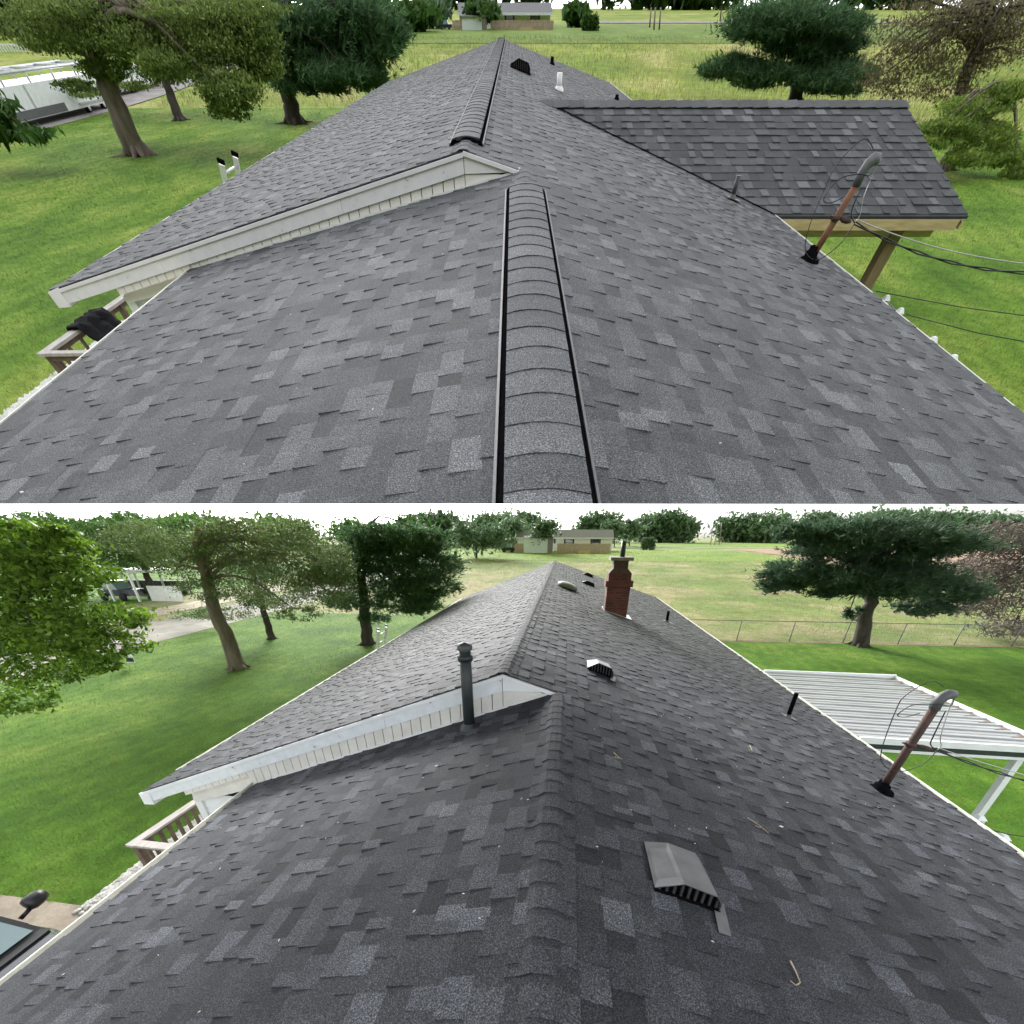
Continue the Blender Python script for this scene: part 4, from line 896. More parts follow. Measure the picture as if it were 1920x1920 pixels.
# ------------------------------------------------------------------ car by the house
def car():
    m = LO.at(97, 1700, z=-4.78)
    c = thing('parked_car', 'dark car with black mirror parked nose to the chimney house', 'car', LO, (m.x - 1.1, m.y - 1.0, LO.ground), 0, local=True)
    # local: x forward (towards the house), y left (away from the camera is +)
    W_ = 0.88
    def cs(x, zt, w): return [(x, -w, 0.35), (x, w, 0.35), (x, w * 1.02, 0.62), (x, w * 0.97, zt - 0.08), (x, w * 0.86, zt), (x, -w * 0.86, zt), (x, -w * 0.97, zt - 0.08), (x, -w * 1.02, 0.62)]
    secs = [(-2.3, 0.95, 0.80), (-2.2, 1.02, 0.86), (-1.2, 1.05, W_), (0.2, 1.05, W_), (1.15, 1.03, W_), (1.6, 0.98, 0.86), (2.2, 0.86, 0.80), (2.42, 0.70, 0.70)]
    mb = MB(); R_ = [cs(*q) for q in secs]
    V = [p for r_ in R_ for p in r_]; k = 8
    F = [(i * k + j, i * k + (j + 1) % k, (i + 1) * k + (j + 1) % k, (i + 1) * k + j) for i in range(len(R_) - 1) for j in range(k)] + [tuple(range(k))[::-1], tuple((len(R_) - 1) * k + j for j in range(k))]
    mb.raw(V, F, 0.5, False); mb.build('body', 'carpaint', c)
    mb = MB(); mb.hexa([(-2.0, -0.80, 1.04), (1.15, -0.80, 1.03), (1.15, 0.80, 1.03), (-2.0, 0.80, 1.04)], [(-1.75, -0.66, 1.58), (0.15, -0.66, 1.60), (0.15, 0.66, 1.60), (-1.75, 0.66, 1.58)]); cab = mb.build('cabin', 'carblack', c)
    def quad_on(a, b_, cc, d, name, mat, off=(0.004, 0, 0.006), th=0.006):
        o_ = V3(off); P = [V3(q) + o_ for q in (a, b_, cc, d)]; n = (P[1] - P[0]).cross(P[3] - P[0]).normalized() * th
        return MB().hexa(P, [p + n for p in P]).build(name, mat, cab)
    quad_on((1.10, -0.72, 1.08), (1.10, 0.72, 1.08), (0.22, 0.60, 1.55), (0.22, -0.60, 1.55), 'windshield', 'carglass')
    for s in (-1, 1):
        quad_on((-0.4, s * 0.795, 1.08), (0.9, s * 0.795, 1.08), (0.1, s * 0.675, 1.54), (-0.4, s * 0.675, 1.54), 'side_window', 'winglass', (0, s * 0.012, 0))
        quad_on((-1.7, s * 0.795, 1.08), (-0.5, s * 0.795, 1.08), (-0.5, s * 0.675, 1.54), (-1.55, s * 0.675, 1.54), 'side_window', 'winglass', (0, s * 0.012, 0))
        mr = MB().tube([(0.72, s * 0.84, 1.10), (0.74, s * 0.96, 1.16)], 0.03, 8).build('mirror', 'carblack', c)
        mb = MB(); mb.lathe((0.72, s * 0.95, 1.22), [(0.0, 0.0), (0.09, 0.01), (0.115, 0.06), (0.11, 0.16), (0.08, 0.23), (0.0, 0.25)], 16, (0, s, 0.08)); mb.build('mirror_shell', 'carblack', mr)
        for x in (-1.4, 1.5):
            w = MB().lathe((x, s * 0.72, 0.33), [(0.20, 0.0), (0.32, 0.01), (0.33, 0.04), (0.33, 0.16), (0.31, 0.19), (0.20, 0.19)], 24, (0, s, 0)).build('wheel', 'tyre', c)
            MB().lathe((x, s * 0.72, 0.33), [(0.20, 0.15), (0.19, 0.17), (0.06, 0.15), (0.0, 0.16)], 18, (0, s, 0)).build('rim', 'alu', w)
        MB().hexa([(2.30, s * 0.45, 0.66), (2.32, s * 0.68, 0.66), (2.25, s * 0.70, 0.80), (2.25, s * 0.45, 0.82)], [(2.42, s * 0.45, 0.66), (2.38, s * 0.66, 0.66), (2.28, s * 0.70, 0.80), (2.30, s * 0.45, 0.82)]).build('headlight', 'carglass', c)
    for a_, b_ in (((1.14, -0.5, 1.075), (0.75, 0.10, 1.305)), ((1.14, 0.15, 1.075), (0.80, 0.62, 1.275))):
        MB().tube([a_, b_], 0.012, 6).build('wiper', 'carblack', c)
    MB().box(1.10, 1.26, -0.78, 0.78, 1.005, 1.05).build('cowl', 'carblack', c)
car()

# ------------------------------------------------------------------ trees
def crown_points(fr, v, blobs, n, rg, shell=0.55, clumps=26, spread=0.30):
    """points, outward directions and tones in a crown made of clumps inside ellipsoids"""
    vol = np.array([b[2] * b[3] for b in blobs], float); vol /= vol.sum(); P = []; D = []; T = []; C = []
    for (px, py, rx, ry, dv), w in zip(blobs, vol):
        c = fr.at(px, py, v=v + dv)
        ex = (fr.at(px + rx, py, v=v + dv) - c).length
        ez = abs(fr.at(px, py - ry, v=v + dv).z - c.z)
        ed = min(ex, max(ex * 0.8, 1.0))
        K = max(6, int(clumps * w * len(blobs))); m = max(12, int(n * w) // K)
        g = rg.normal(size=(K, 3)); g /= np.linalg.norm(g, axis=1)[:, None]; r = rg.random(K) ** (1 / 3) * (1 - shell) + shell * (0.55 + 0.45 * rg.random(K))
        cc = g * r[:, None] * np.array([ex, ed, ez]) * 0.88 + np.array(c)
        loc = rg.normal(size=(K, m, 3)) * np.array([ex, ed, ez]) * spread * (0.55 + 0.9 * rg.random((K, 1, 1)))
        p = cc[:, None] + loc; P.append(p.reshape(-1, 3)); C.append(cc)
        D.append(np.repeat(g, m, 0)); T.append((np.repeat(rg.normal(0.45, 0.17, K), m) + rg.normal(0, 0.16, K * m)))
    return np.concatenate(P), np.concatenate(D), np.clip(np.concatenate(T), 0, 1), np.concatenate(C)
def cutrow(fr, P, rg):
    """keep crowns of the lower yard under the eaves of the slope's roof"""
    if fr is not LO: return np.ones(len(P), bool)
    c, n = cos(fr.yaw), sin(fr.yaw); r = P[:, 0] * c + P[:, 1] * n; f = -P[:, 0] * n + P[:, 1] * c
    Z = f * cos(fr.p) - P[:, 2] * sin(fr.p); y = PPY + FPX * (-f * sin(fr.p) - P[:, 2] * cos(fr.p)) / Z
    return (y > 966 + 9 * np.sin(P[:, 0] * 1.7 + P[:, 1]) + rg.normal(0, 5, len(P)))
def leaves(P, D, size, rg, elong=1.5, up=0.35):
    n = len(P); d = rg.normal(size=(n, 3)) + D * 0.4; d /= np.linalg.norm(d, axis=1)[:, None]
    a = np.cross(d, rg.normal(size=(n, 3))); a /= np.linalg.norm(a, axis=1)[:, None]; b = np.cross(d, a)
    s = size * (0.45 + 1.2 * rg.random(n) ** 1.5)[:, None]
    V = np.stack([P - a * s * elong, P - b * s * 0.6 + d * s * 0.15, P + a * s * elong, P + b * s * 0.6 + d * s * 0.15], 1).reshape(-1, 3)
    return V, np.arange(4 * n).reshape(n, 4)
def needles(P, D, size, rg, per=5):
    n = len(P); P = np.repeat(P, per, 0); D = np.repeat(D, per, 0); n = len(P)
    d = D * np.array([1, 1, 0.15]) * 0.9 + rg.normal(size=(n, 3)) * 0.55 + np.array([0, 0, 0.30]); d /= np.linalg.norm(d, axis=1)[:, None]
    a = np.cross(d, rg.normal(size=(n, 3))); a /= np.linalg.norm(a, axis=1)[:, None]
    L = size * (0.7 + 0.6 * rg.random(n))[:, None]; w = L * 0.085
    V = np.stack([P - a * w, P + a * w, P + d * L], 1).reshape(-1, 3)
    return V, np.arange(3 * n).reshape(n, 3)
def tree(fr, name, label, base, trunk, r0, blobs, n, size, mat, seed, kind='leaf', bark='bark', limbs=14, dv=0.0, group=None, clumps=26, spread=0.30, flare=True, per=5, elong=1.5):
    """base: ground pixel (or point); trunk: list of pixels upward in the plane through the base"""
    rg = np.random.default_rng(seed); rd = random.Random(seed)
    B = fr.gnd(*base) if len(base) == 2 else V3(base); v = B.y
    t = thing(name, label, 'tree', fr, B, group=group)
    path = [B - V3((0, 0, 0.2))] + [fr.at(x, y, v=v) for x, y in trunk]
    fine = []; rad = []
    L = len(path) - 1
    for i in range(L):
        for k in range(4):
            q = k / 4; fine.append(path[i].lerp(path[i + 1], q) + V3((rd.gauss(0, r0 * 0.10), rd.gauss(0, r0 * 0.10), 0)) * (1 if i + k else 0)); s = (i + q) / L; rad.append(r0 * (1 - 0.62 * s))
    fine.append(path[-1]); rad.append(r0 * 0.36)
    if flare: rad[0] *= 1.35; rad[1] *= 1.06
    tk = MB().tube(fine, rad, 12).build('trunk', bark, t); ORG[tk.name] = ORG[t.name]
    if flare:
        for k in range(6):
            a = 2 * pi * k / 6 + rd.random(); l = r0 * rd.uniform(1.8, 3.0)
            MB().tube([B + V3((cos(a) * r0 * 0.75, sin(a) * r0 * 0.75, r0 * 0.35)), B + V3((cos(a) * r0 * 1.35, sin(a) * r0 * 1.35, 0.0)), B + V3((cos(a) * l, sin(a) * l, -0.05))], [r0 * 0.34, r0 * 0.18, r0 * 0.07], 7).build('root', bark, tk)
    P, D, T, C = crown_points(fr, v + dv, blobs, n, rg, clumps=clumps, spread=spread)
    keepC = C[cutrow(fr, C, rg)]
    if len(keepC):
        for i in rg.permutation(len(keepC))[:limbs]:
            e = V3(keepC[i]); s = rd.uniform(0.55, 1.0); k = int(s * (len(fine) - 1)); a = fine[k]; m_ = a.lerp(e, 0.5) + V3((0, 0, 0.08 * (e - a).length))
            rr_ = min(rad[k] * 0.42, 0.26 * r0)
            hz_ = (e - a).length; m_ = a.lerp(e, 0.45) + V3((rd.gauss(0, 0.06), rd.gauss(0, 0.06), 0.10 + (0.22 if e.z < a.z else 0.04))) * hz_
            pts_ = [a * (1 - q) ** 2 + m_ * 2 * q * (1 - q) + e * q * q + V3((rd.gauss(0, 1), rd.gauss(0, 1), rd.gauss(0, 1))) * hz_ * 0.012 * (1 if 0 < q < 1 else 0) for q in (0, 0.2, 0.4, 0.6, 0.8, 1)]
            MB().tube(pts_, [rr_ * (1 - 0.16 * j_) for j_ in range(6)], 6).build('limb', bark, tk)
    ctr = np.array(fine[-1]); 
    if kind == 'needle':
        D = P - np.array([fine[-1].x, fine[-1].y, 0]); D[:, 2] = 0; D = D / (np.linalg.norm(D, axis=1)[:, None] + 1e-6)
    K = cutrow(fr, P, rg); P, D, T = P[K], D[K], T[K]
    if kind == 'needle':
        V, F = needles(P, D, size, rg, per); T = np.clip(np.repeat(T, per) + rg.normal(0, 0.08, len(F)), 0, 1)
    else: V, F = leaves(P, D, size, rg, elong)
    o = cloud('crown', V, F, T, mat, t); return t

NG = 'front yard trees'
# --- chimney house yard
tree(LO, 'shade_tree', 'tall leaning tree with thick grey trunk by the pale road, chimney house side', (447, 1253), [(420, 1185), (398, 1130), (385, 1070), (370, 1020), (372, 990)], 0.36,
     [(330, 1040, 70, 55, 0), (450, 1030, 95, 60, 0.5), (560, 1050, 95, 62, -0.3), (600, 1100, 60, 45, -0.5), (520, 1105, 70, 45, 0.8), (390, 1100, 60, 32, 0), (260, 1010, 70, 40, 0.5), (420, 1150, 60, 14, 1), (560, 1150, 50, 16, -0.5), (500, 990, 110, 32, 0), (625, 1060, 42, 58, 0)], 52000, 0.034, 'leaf_grey', 31, limbs=22, clumps=120, spread=0.13)
tree(LO, 'young_tree', 'slim dark-trunked tree between the leaning tree and the pine, chimney house side', (510, 1198), [(500, 1165), (492, 1140), (480, 1090), (455, 1030), (440, 990)], 0.22,
     [(480, 1120, 45, 26, 0), (460, 1070, 60, 40, 1.5), (430, 1010, 60, 36, 1.5), (370, 1150, 52, 12, 2.0)], 13000, 0.045, 'leaf_mid', 32, bark='bark_dark', limbs=9, clumps=60, spread=0.18)
tree(LO, 'pine_tree', 'dark full pine beside the blue-tipped ladder', (690, 1207), [(687, 1170), (682, 1120), (678, 1060), (672, 1000), (670, 985)], 0.36,
     [(700, 1010, 80, 34, 0), (775, 1015, 70, 36, -.5), (690, 1050, 95, 29, 0), (800, 1060, 75, 29, 0), (720, 1090, 95, 26, 0.4), (800, 1100, 72, 23, 0), (745, 1130, 80, 21, -0.6), (790, 1138, 45, 16, 0), (640, 1070, 50, 34, 0), (650, 1125, 52, 21, 0.2), (700, 1158, 32, 13, -0.4)], 11000, 0.28, 'needle', 33, 'needle', 'bark_dark', 26, clumps=90, spread=0.15)
tree(LO, 'maple_tree', 'bright green maple in full leaf by the road, chimney house side', (-60, 1430), [(-50, 1350), (-30, 1270), (0, 1190), (50, 1110)], 0.20,
     [(80, 1030, 75, 40, 0), (130, 1075, 70, 40, .3), (70, 1120, 80, 40, 0), (190, 1160, 75, 32, 0.2), (100, 1190, 95, 38, -.3), (200, 1210, 70, 26, 0), (90, 1250, 80, 34, 0), (45, 1310, 55, 28, 0), (30, 1180, 60, 60, 0), (40, 1060, 60, 60, 0.3), (170, 1245, 50, 18, 0), (60, 995, 60, 24, 0)], 22000, 0.048, 'leaf_bright', 34, bark='bark_dark', limbs=18, flare=False, elong=1.15, clumps=110, spread=0.125)
tree(LO, 'street_tree', 'round green tree with dark trunk standing beyond the road by the carport', (289, 1121), [(282, 1095), (272, 1070), (265, 1040)], 0.42,
     [(255, 1010, 80, 38, 0), (220, 1045, 70, 28, 0), (300, 1040, 65, 30, 0), (190, 1000, 60, 30, 0), (340, 1000, 60, 32, 0)], 16000, 0.11, 'leaf_mid', 35, bark='bark_dark', limbs=10, clumps=60, spread=0.18)
tree(LO, 'pine_tree', 'wide spreading pine standing at the chain-link fence', (1610, 1210), [(1622, 1160), (1634, 1120), (1650, 1060), (1660, 1010), (1666, 985)], 0.40,
     [(1640, 995, 150, 29, 0), (1560, 1030, 95, 23, 0), (1740, 1020, 110, 29, 0), (1660, 1050, 100, 23, 0), (1500, 1075, 85, 29, 0), (1580, 1085, 95, 26, -1), (1700, 1080, 120, 29, 0.5), (1770, 1110, 80, 26, 0), (1650, 1105, 85, 21, -1.2), (1560, 1105, 45, 18, -1.0), (1730, 1140, 62, 17, 0), (1470, 1095, 55, 20, 0), (1500, 1000, 60, 18, 0), (1600, 1150, 16, 16, -.5)], 11000, 0.3, 'needle_far', 36, 'needle', 'bark_dark', 24, clumps=90, spread=0.15)
tree(LO, 'bare_tree', 'thin purplish-grey tree behind the fence at the end of the yard', (1975, 1200), [(1968, 1130), (1955, 1060), (1940, 1000)], 0.25,
     [(1880, 1010, 80, 36, 0), (1860, 1070, 85, 36, 0), (1900, 1110, 90, 34, 0), (1850, 1140, 70, 26, 0), (1890, 1175, 70, 22, 0)], 11000, 0.05, 'leaf_purple', 37, bark='bark_dark', limbs=46, flare=False, elong=2.6, clumps=80, spread=0.22)
# --- ridge-vent house yard
tree(UP, 'shade_tree', 'big leaning tree with thick grey trunk near the white trailer', (262, 291), [(238, 245), (212, 185), (186, 125), (165, 80), (150, 30), (145, -10)], 0.62,
     [(110, 65, 95, 45, 0), (250, 70, 110, 55, 0), (400, 80, 110, 60, 0), (480, 110, 55, 60, 0), (330, 120, 80, 38, -1.5), (430, 165, 70, 42, -2), (430, 205, 52, 26, -2), (470, 60, 60, 45, 0), (200, 130, 55, 30, 0), (350, 20, 120, 30, 0), (120, 15, 120, 30, 0), (140, 160, 50, 14, 1), (30, 45, 60, 40, 1), (200, 25, 110, 34, 1), (450, 20, 90, 30, 1), (300, 60, 90, 40, 2)], 95000, 0.058, 'leaf_olive', 41, limbs=22, clumps=150, spread=0.12, elong=1.0)
tree(UP, 'young_tree', 'slim dark-trunked tree between the big leaning tree and the pine, trailer side', (338, 226), [(322, 185), (310, 150), (295, 90), (285, 30)], 0.36,
     [(310, 130, 60, 30, 2), (280, 90, 70, 34, 2), (170, 172, 55, 10, 3), (250, 160, 40, 10, 3), (300, 40, 80, 34, 2)], 18000, 0.075, 'leaf_olive', 42, bark='bark_dark', limbs=9, clumps=70, spread=0.17, elong=1.0)
tree(UP, 'pine_tree', 'dark full pine by the meadow, near the black-tipped ladder', (554, 232), [(545, 195), (535, 150), (525, 100), (515, 50), (510, 5)], 0.60,
     [(560, 50, 80, 36, 0), (660, 45, 85, 42, 0), (580, 95, 80, 31, 0), (690, 90, 75, 31, 0), (640, 130, 90, 26, -1), (560, 140, 55, 26, 0), (680, 150, 50, 21, 0), (720, 60, 50, 26, 0), (640, 20, 100, 29, 0), (600, 165, 50, 13, 0), (540, 160, 30, 16, -1)], 10000, 0.4, 'needle', 43, 'needle', 'bark_dark', 24, clumps=80, spread=0.17)
tree(UP, 'pine_tree', 'layered pine rising behind the wooden porch roof', (1490, 200), [(1493, 170), (1500, 130), (1506, 80), (1512, 30)], 0.60,
     [(1430, 55, 80, 29, 0), (1540, 45, 95, 29, 0), (1500, 90, 70, 26, 0), (1380, 125, 62, 23, 0), (1440, 135, 70, 23, -1), (1550, 130, 85, 26, 0), (1530, 150, 75, 18, -1.5), (1600, 140, 50, 23, 0), (1420, 150, 50, 18, -1), (1480, 25, 110, 26, 0), (1340, 135, 30, 13, 0), (1580, 85, 45, 21, 0), (1560, 170, 60, 10, 0)], 10000, 0.4, 'needle', 44, 'needle', 'bark_dark', 24, clumps=90, spread=0.17)
tree(UP, 'brown_tree', 'tree with brownish young leaves behind the outer end of the porch roof', (1792, 235), [(1796, 190), (1815, 120), (1850, 60), (1880, 10)], 0.45,
     [(1720, 60, 95, 40, 0), (1820, 50, 100, 40, 0), (1700, 115, 85, 36, 0), (1790, 120, 90, 40, 0), (1870, 90, 60, 50, 0), (1700, 165, 70, 24, -1), (1780, 175, 70, 26, -1), (1650, 150, 50, 18, -1), (1800, 10, 130, 24, 0), (1900, 40, 60, 50, 0)], 20000, 0.055, 'leaf_brown', 45, bark='bark_dark', limbs=44, clumps=110, spread=0.18, elong=1.3)
tree(UP, 'locust_tree', 'lime green drooping tree overhanging the porch roof corner', (1768, 318), [(1785, 290), (1815, 255), (1850, 215), (1905, 170)], 0.40,
     [(1830, 200, 70, 22, -1), (1790, 235, 55, 22, -2), (1850, 250, 65, 28, -2), (1770, 265, 40, 16, -2.5), (1820, 295, 50, 22, -3), (1880, 290, 50, 26, -2), (1750, 240, 30, 16, -1.5), (1730, 262, 14, 8, -3), (1890, 170, 50, 24, -1), (1910, 330, 40, 30, -2)], 24000, 0.042, 'leaf_lime', 46, limbs=22, clumps=110, spread=0.14, elong=1.6)
# leafy branch tip of an unseen tree at the road side
def branch(fr, px, label, v, mat, seed):
    rg = np.random.default_rng(seed); c = fr.at(*px, v=v)
    t = thing('branch', label, 'branch', fr, c)
    MB().tube([c + V3((-3.5, 0, 0.8)), c + V3((-1.5, 0, 0.35)), c + V3((1.0, 0, 0.0))], [0.09, 0.06, 0.015], 6).build('stem', 'bark_dark', t)
    P = np.array(c) + rg.normal(size=(600, 3)) * np.array([1.2, 0.7, 0.18]); V, F = leaves(P, np.zeros((600, 3)) + [0, 0, 1], 0.13, rg); cloud('foliage', V, F, rg.random(600), mat, t)
tree(UP, 'maple_tree', 'dark maple at the road, only low branch tips showing', (-190, 330), [(-170, 250), (-120, 180), (-60, 120)], 0.3,
     [(40, 255, 38, 9, 0), (-10, 240, 40, 20, 0), (-60, 200, 60, 40, 0)], 3000, 0.14, 'leaf_mid', 48, limbs=14, flare=False)

# ------------------------------------------------------------------ far trees (own things) and woods
def far_tree(fr, base, blobs, label, mat, seed, size, n=1500, needle=False, trunk_top=None, v=None, r0=0.25, group=None):
    B = fr.gnd(*base); tp = trunk_top or (base[0], min(b[1] for b in blobs))
    nm = 'spruce_tree' if needle else 'far_tree'
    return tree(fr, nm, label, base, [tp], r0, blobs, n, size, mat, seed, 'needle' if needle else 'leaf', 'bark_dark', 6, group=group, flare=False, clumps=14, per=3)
gF = 'trees around the far house'
far_tree(LO, (893, 1046), [(895, 1008, 38, 26, 0), (920, 1005, 30, 22, 0), (870, 1000, 26, 22, 0)], 'spreading multi-stem tree in the field left of the white shed', 'leaf_far', 51, 0.30, 2600)
far_tree(LO, (945, 1032), [(945, 1000, 26, 22, 0), (955, 985, 22, 14, 0)], 'tree behind the parked truck near the white shed', 'leaf_far', 52, 0.35, 1500)
far_tree(LO, (1026, 1037), [(1018, 1000, 26, 18, 0), (1028, 985, 24, 14, 0)], 'tree in front of the white shed corner', 'leaf_far', 53, 0.30, 1700)
far_tree(LO, (1180, 1024), [(1182, 1002, 22, 14, 0), (1190, 990, 24, 12, 0), (1175, 985, 22, 12, 0)], 'tree right of the far ranch house', 'leaf_far', 54, 0.45, 1500)
far_tree(LO, (1152, 1026), [(1152, 1000, 20, 14, 0), (1150, 985, 22, 10, 0)], 'tree at the gable of the far ranch house', 'leaf_far', 55, 0.45, 1200)
for i, x in enumerate((1206, 1212, 1218, 1223)):
    far_tree(LO, (x, 1031), [(x, 1022, 4.5, 9, 0), (x, 1014, 3, 6, 0)], 'small spruce in the row beside the far ranch house', 'leaf_far', 60 + i, 0.22, 420, group='row of small spruces')
far_tree(LO, (1473, 1010), [(1478, 990, 24, 10, 0)], 'lone tree beyond the far road', 'leaf_far', 66, 0.7, 700)
far_tree(UP, (765, 62), [(770, 40, 22, 12, 0), (750, 45, 16, 14, 0), (790, 34, 26, 10, 0), (770, 20, 36, 12, 0)], 'tree left of the far shed, upslope of the meadow', 'leaf_mid', 71, 0.5, 2200)
far_tree(UP, (806, 54), [(806, 30, 28, 12, 0), (815, 16, 30, 10, 0)], 'tree behind the truck by the far shed', 'leaf_far', 72, 0.6, 1400)
far_tree(UP, (910, 56), [(898, 36, 12, 5, 0), (905, 22, 26, 10, 0)], 'tree overhanging the pale far shed', 'leaf_mid', 73, 0.5, 1000)
for i, x in enumerate((1097, 1103, 1109, 1115)):
    far_tree(UP, (x, 58), [(x, 48, 4.5, 9, 0), (x, 40, 3, 6, 0)], 'small spruce in the row at the meadow edge', 'leaf_mid', 80 + i, 0.35, 420, group='row of small spruces at the meadow')
far_tree(UP, (1081, 52), [(1080, 34, 18, 6, 0), (1082, 22, 20, 8, 0)], 'small tree beside the far wooden fence', 'leaf_mid', 86, 0.6, 700)
def woods(fr, u0, u1, v, h_, n, seed, label, mat='leaf_far', size=1.2):
    rg = np.random.default_rng(seed); K = int((u1 - u0) / 7)
    cu = rg.uniform(u0, u1, K); cv = v + rg.uniform(-8, 12, K); hh = h_ * (0.65 + 0.5 * rg.random(K)); m = n // K
    g = rg.normal(size=(K, m, 3)); P = np.stack([cu[:, None] + g[..., 0] * 3.6, cv[:, None] + g[..., 1] * 3, np.array([fr.gz(a, b) for a, b in zip(cu, cv)])[:, None] + hh[:, None] * np.clip(0.52 + g[..., 2] * 0.22, 0.02, 1)], -1).reshape(-1, 3)
    K_ = cutrow(fr, P, rg); P = P[K_]; T = np.clip(np.repeat(rg.normal(0.45, 0.2, K), m)[K_] + rg.normal(0, 0.15, len(P)), 0, 1)
    V, F = leaves(P, np.zeros((len(P), 3)), size, rg); o = cloud('woods', V, F, T, mat, fr=fr); tag(o, label, 'woods', kind='stuff')
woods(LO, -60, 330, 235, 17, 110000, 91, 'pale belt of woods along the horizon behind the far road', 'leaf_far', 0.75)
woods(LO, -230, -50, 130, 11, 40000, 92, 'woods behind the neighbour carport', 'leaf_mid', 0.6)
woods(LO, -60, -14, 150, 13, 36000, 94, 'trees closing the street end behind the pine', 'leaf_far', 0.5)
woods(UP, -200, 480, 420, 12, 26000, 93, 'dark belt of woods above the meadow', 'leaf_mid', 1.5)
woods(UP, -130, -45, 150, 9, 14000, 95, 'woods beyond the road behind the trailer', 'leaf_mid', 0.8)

# ------------------------------------------------------------------ far house, shed, fence, truck
def far_place(fr, xs, base, tops, tag_):
    """far ranch house with shed, board fence and truck; xs: pixels, all standing at one distance"""
    B = fr.gnd(xs['shed'][0], base); v = B.y
    X = lambda px: fr.at(px, base, v=v).x
    Zp = lambda py, px=1000: fr.at(px, py, v=v).z
    g = fr.gz(B.x, v)
    # house behind the fence
    a, b_ = X(xs['house'][0]), X(xs['house'][1]); hv = v + 9
    f = (hv) / v; a *= f; b_ *= f; hz = fr.gz(a, hv)
    hs = thing('ranch_house', tags_[tag_][0], 'house', fr, ((a + b_) / 2, hv, hz))
    ew = (Zp(tops['eave']) * f) - hz; rg_ = (Zp(tops['ridge']) * f) - hz
    d = 7.0
    MB().box(a + 0.3, b_ - 0.3, hv, hv + d, hz, hz + ew).build('wall', 'cream', hs)
    rf = MB().hexa([(a, hv - 0.5, hz + ew - 0.05), (b_, hv - 0.5, hz + ew - 0.05), (b_, hv + d / 2, hz + rg_), (a, hv + d / 2, hz + rg_)], [(a, hv - 0.5, hz + ew + 0.1), (b_, hv - 0.5, hz + ew + 0.1), (b_, hv + d / 2, hz + rg_ + 0.15), (a, hv + d / 2, hz + rg_ + 0.15)])
    rf.hexa([(a, hv + d + 0.5, hz + ew - 0.05), (b_, hv + d + 0.5, hz + ew - 0.05), (b_, hv + d / 2 + 0.01, hz + rg_), (a, hv + d / 2 + 0.01, hz + rg_)], [(a, hv + d + 0.5, hz + ew + 0.1), (b_, hv + d + 0.5, hz + ew + 0.1), (b_, hv + d / 2 + 0.01, hz + rg_ + 0.15), (a, hv + d / 2 + 0.01, hz + rg_ + 0.15)])
    rf.build('roof', 'greyroof', hs)
    MB().box(a, b_, hv - 0.55, hv - 0.502, hz + ew - 0.12, hz + ew + 0.12).build('fascia', 'white', hs)
    L = b_ - a
    for t in (0.30, 0.36, 0.55, 0.82):
        x = a + L * t; w = L * 0.035
        wd = MB().box(x - w, x + w, hv - 0.06, hv - 0.001, hz + ew * 0.62, hz + ew * 0.93).build('window', 'winglass', hs); ORG[wd.name] = ORG[hs.name]
        for s in (-1, 1): MB().box(x + s * w * 1.25 - w * 0.22, x + s * w * 1.25 + w * 0.22, hv - 0.07, hv - 0.001, hz + ew * 0.60, hz + ew * 0.94).build('shutter', 'carblack', wd)
    # shed
    a, b_ = X(xs['shed'][0]), X(xs['shed'][1]); zt = Zp(tops['shed']) - g
    sh = thing('shed', tags_[tag_][1], 'shed', fr, ((a + b_) / 2, v, g))
    MB().box(a, b_, v, v + 3.2, g, g + zt).build('wall', 'white_worn', sh)
    MB().hexa([(a - 0.15, v - 0.2, g + zt), (b_ + 0.15, v - 0.2, g + zt), (b_ + 0.15, v + 3.4, g + zt), (a - 0.15, v + 3.4, g + zt)], [(a - 0.1, v - 0.15, g + zt + 0.08), (b_ + 0.1, v - 0.15, g + zt + 0.08), (b_ + 0.1, v + 1.6, g + zt * 1.16), (a - 0.1, v + 1.6, g + zt * 1.16)]).build('roof', 'greyroof', sh)
    MB().box(b_ - (b_ - a) * 0.18, b_ + 0.02, v - 0.05, v - 0.003, g, g + zt).build('door', 'stone', sh)
    # board fence
    for (xa, xb) in xs['fence']:
        a, b_ = X(xa), X(xb); fz = Zp(tops['fence']) - g
        fn = thing('board_fence', tags_[tag_][2] if xa > xs['shed'][0] else tags_[tag_][3], 'fence', fr, ((a + b_) / 2, v + 1, g))
        n = max(3, min(60, int((b_ - a) / 0.22))); w = (b_ - a) / n
        for i in range(n):
            MB().box(a + i * w + 0.01, a + (i + 1) * w - 0.01, v + 1.0, v + 1.05, g, g + fz + random.uniform(-0.05, 0.03)).build('fence_board', 'fencewood', fn)
        for k in (0.25, 0.75): MB().box(a, b_, v + 1.055, v + 1.12, g + fz * k, g + fz * k + 0.09).build('rail', 'fencewood', fn)
    # raised planter box
    a, b_ = X(xs['planter'][0]), X(xs['planter'][1]); hz_ = Zp(tops['planter']) - g
    pl = thing('planter_box', tags_[tag_][4], 'planter', fr, ((a + b_) / 2, v - 0.6, g))
    MB().box(a, b_, v - 0.6, v - 0.55, g, g + hz_).build('front_board', 'wood', pl); MB().box(a, b_, v - 0.1, v - 0.05, g, g + hz_).build('back_board', 'wood', pl)
    for x in (a, b_ - 0.05): MB().box(x, x + 0.05, v - 0.548, v - 0.102, g, g + hz_ - 0.01).build('side_board', 'wood', pl)
    MB().box(a + 0.05, b_ - 0.05, v - 0.548, v - 0.102, g, g + hz_ * 0.8).build('soil', 'dirt', pl)
    # truck with its bed
    a, b_ = X(xs['truck'][0]), X(xs['truck'][1]); L = b_ - a; H = Zp(tops['truck']) - g
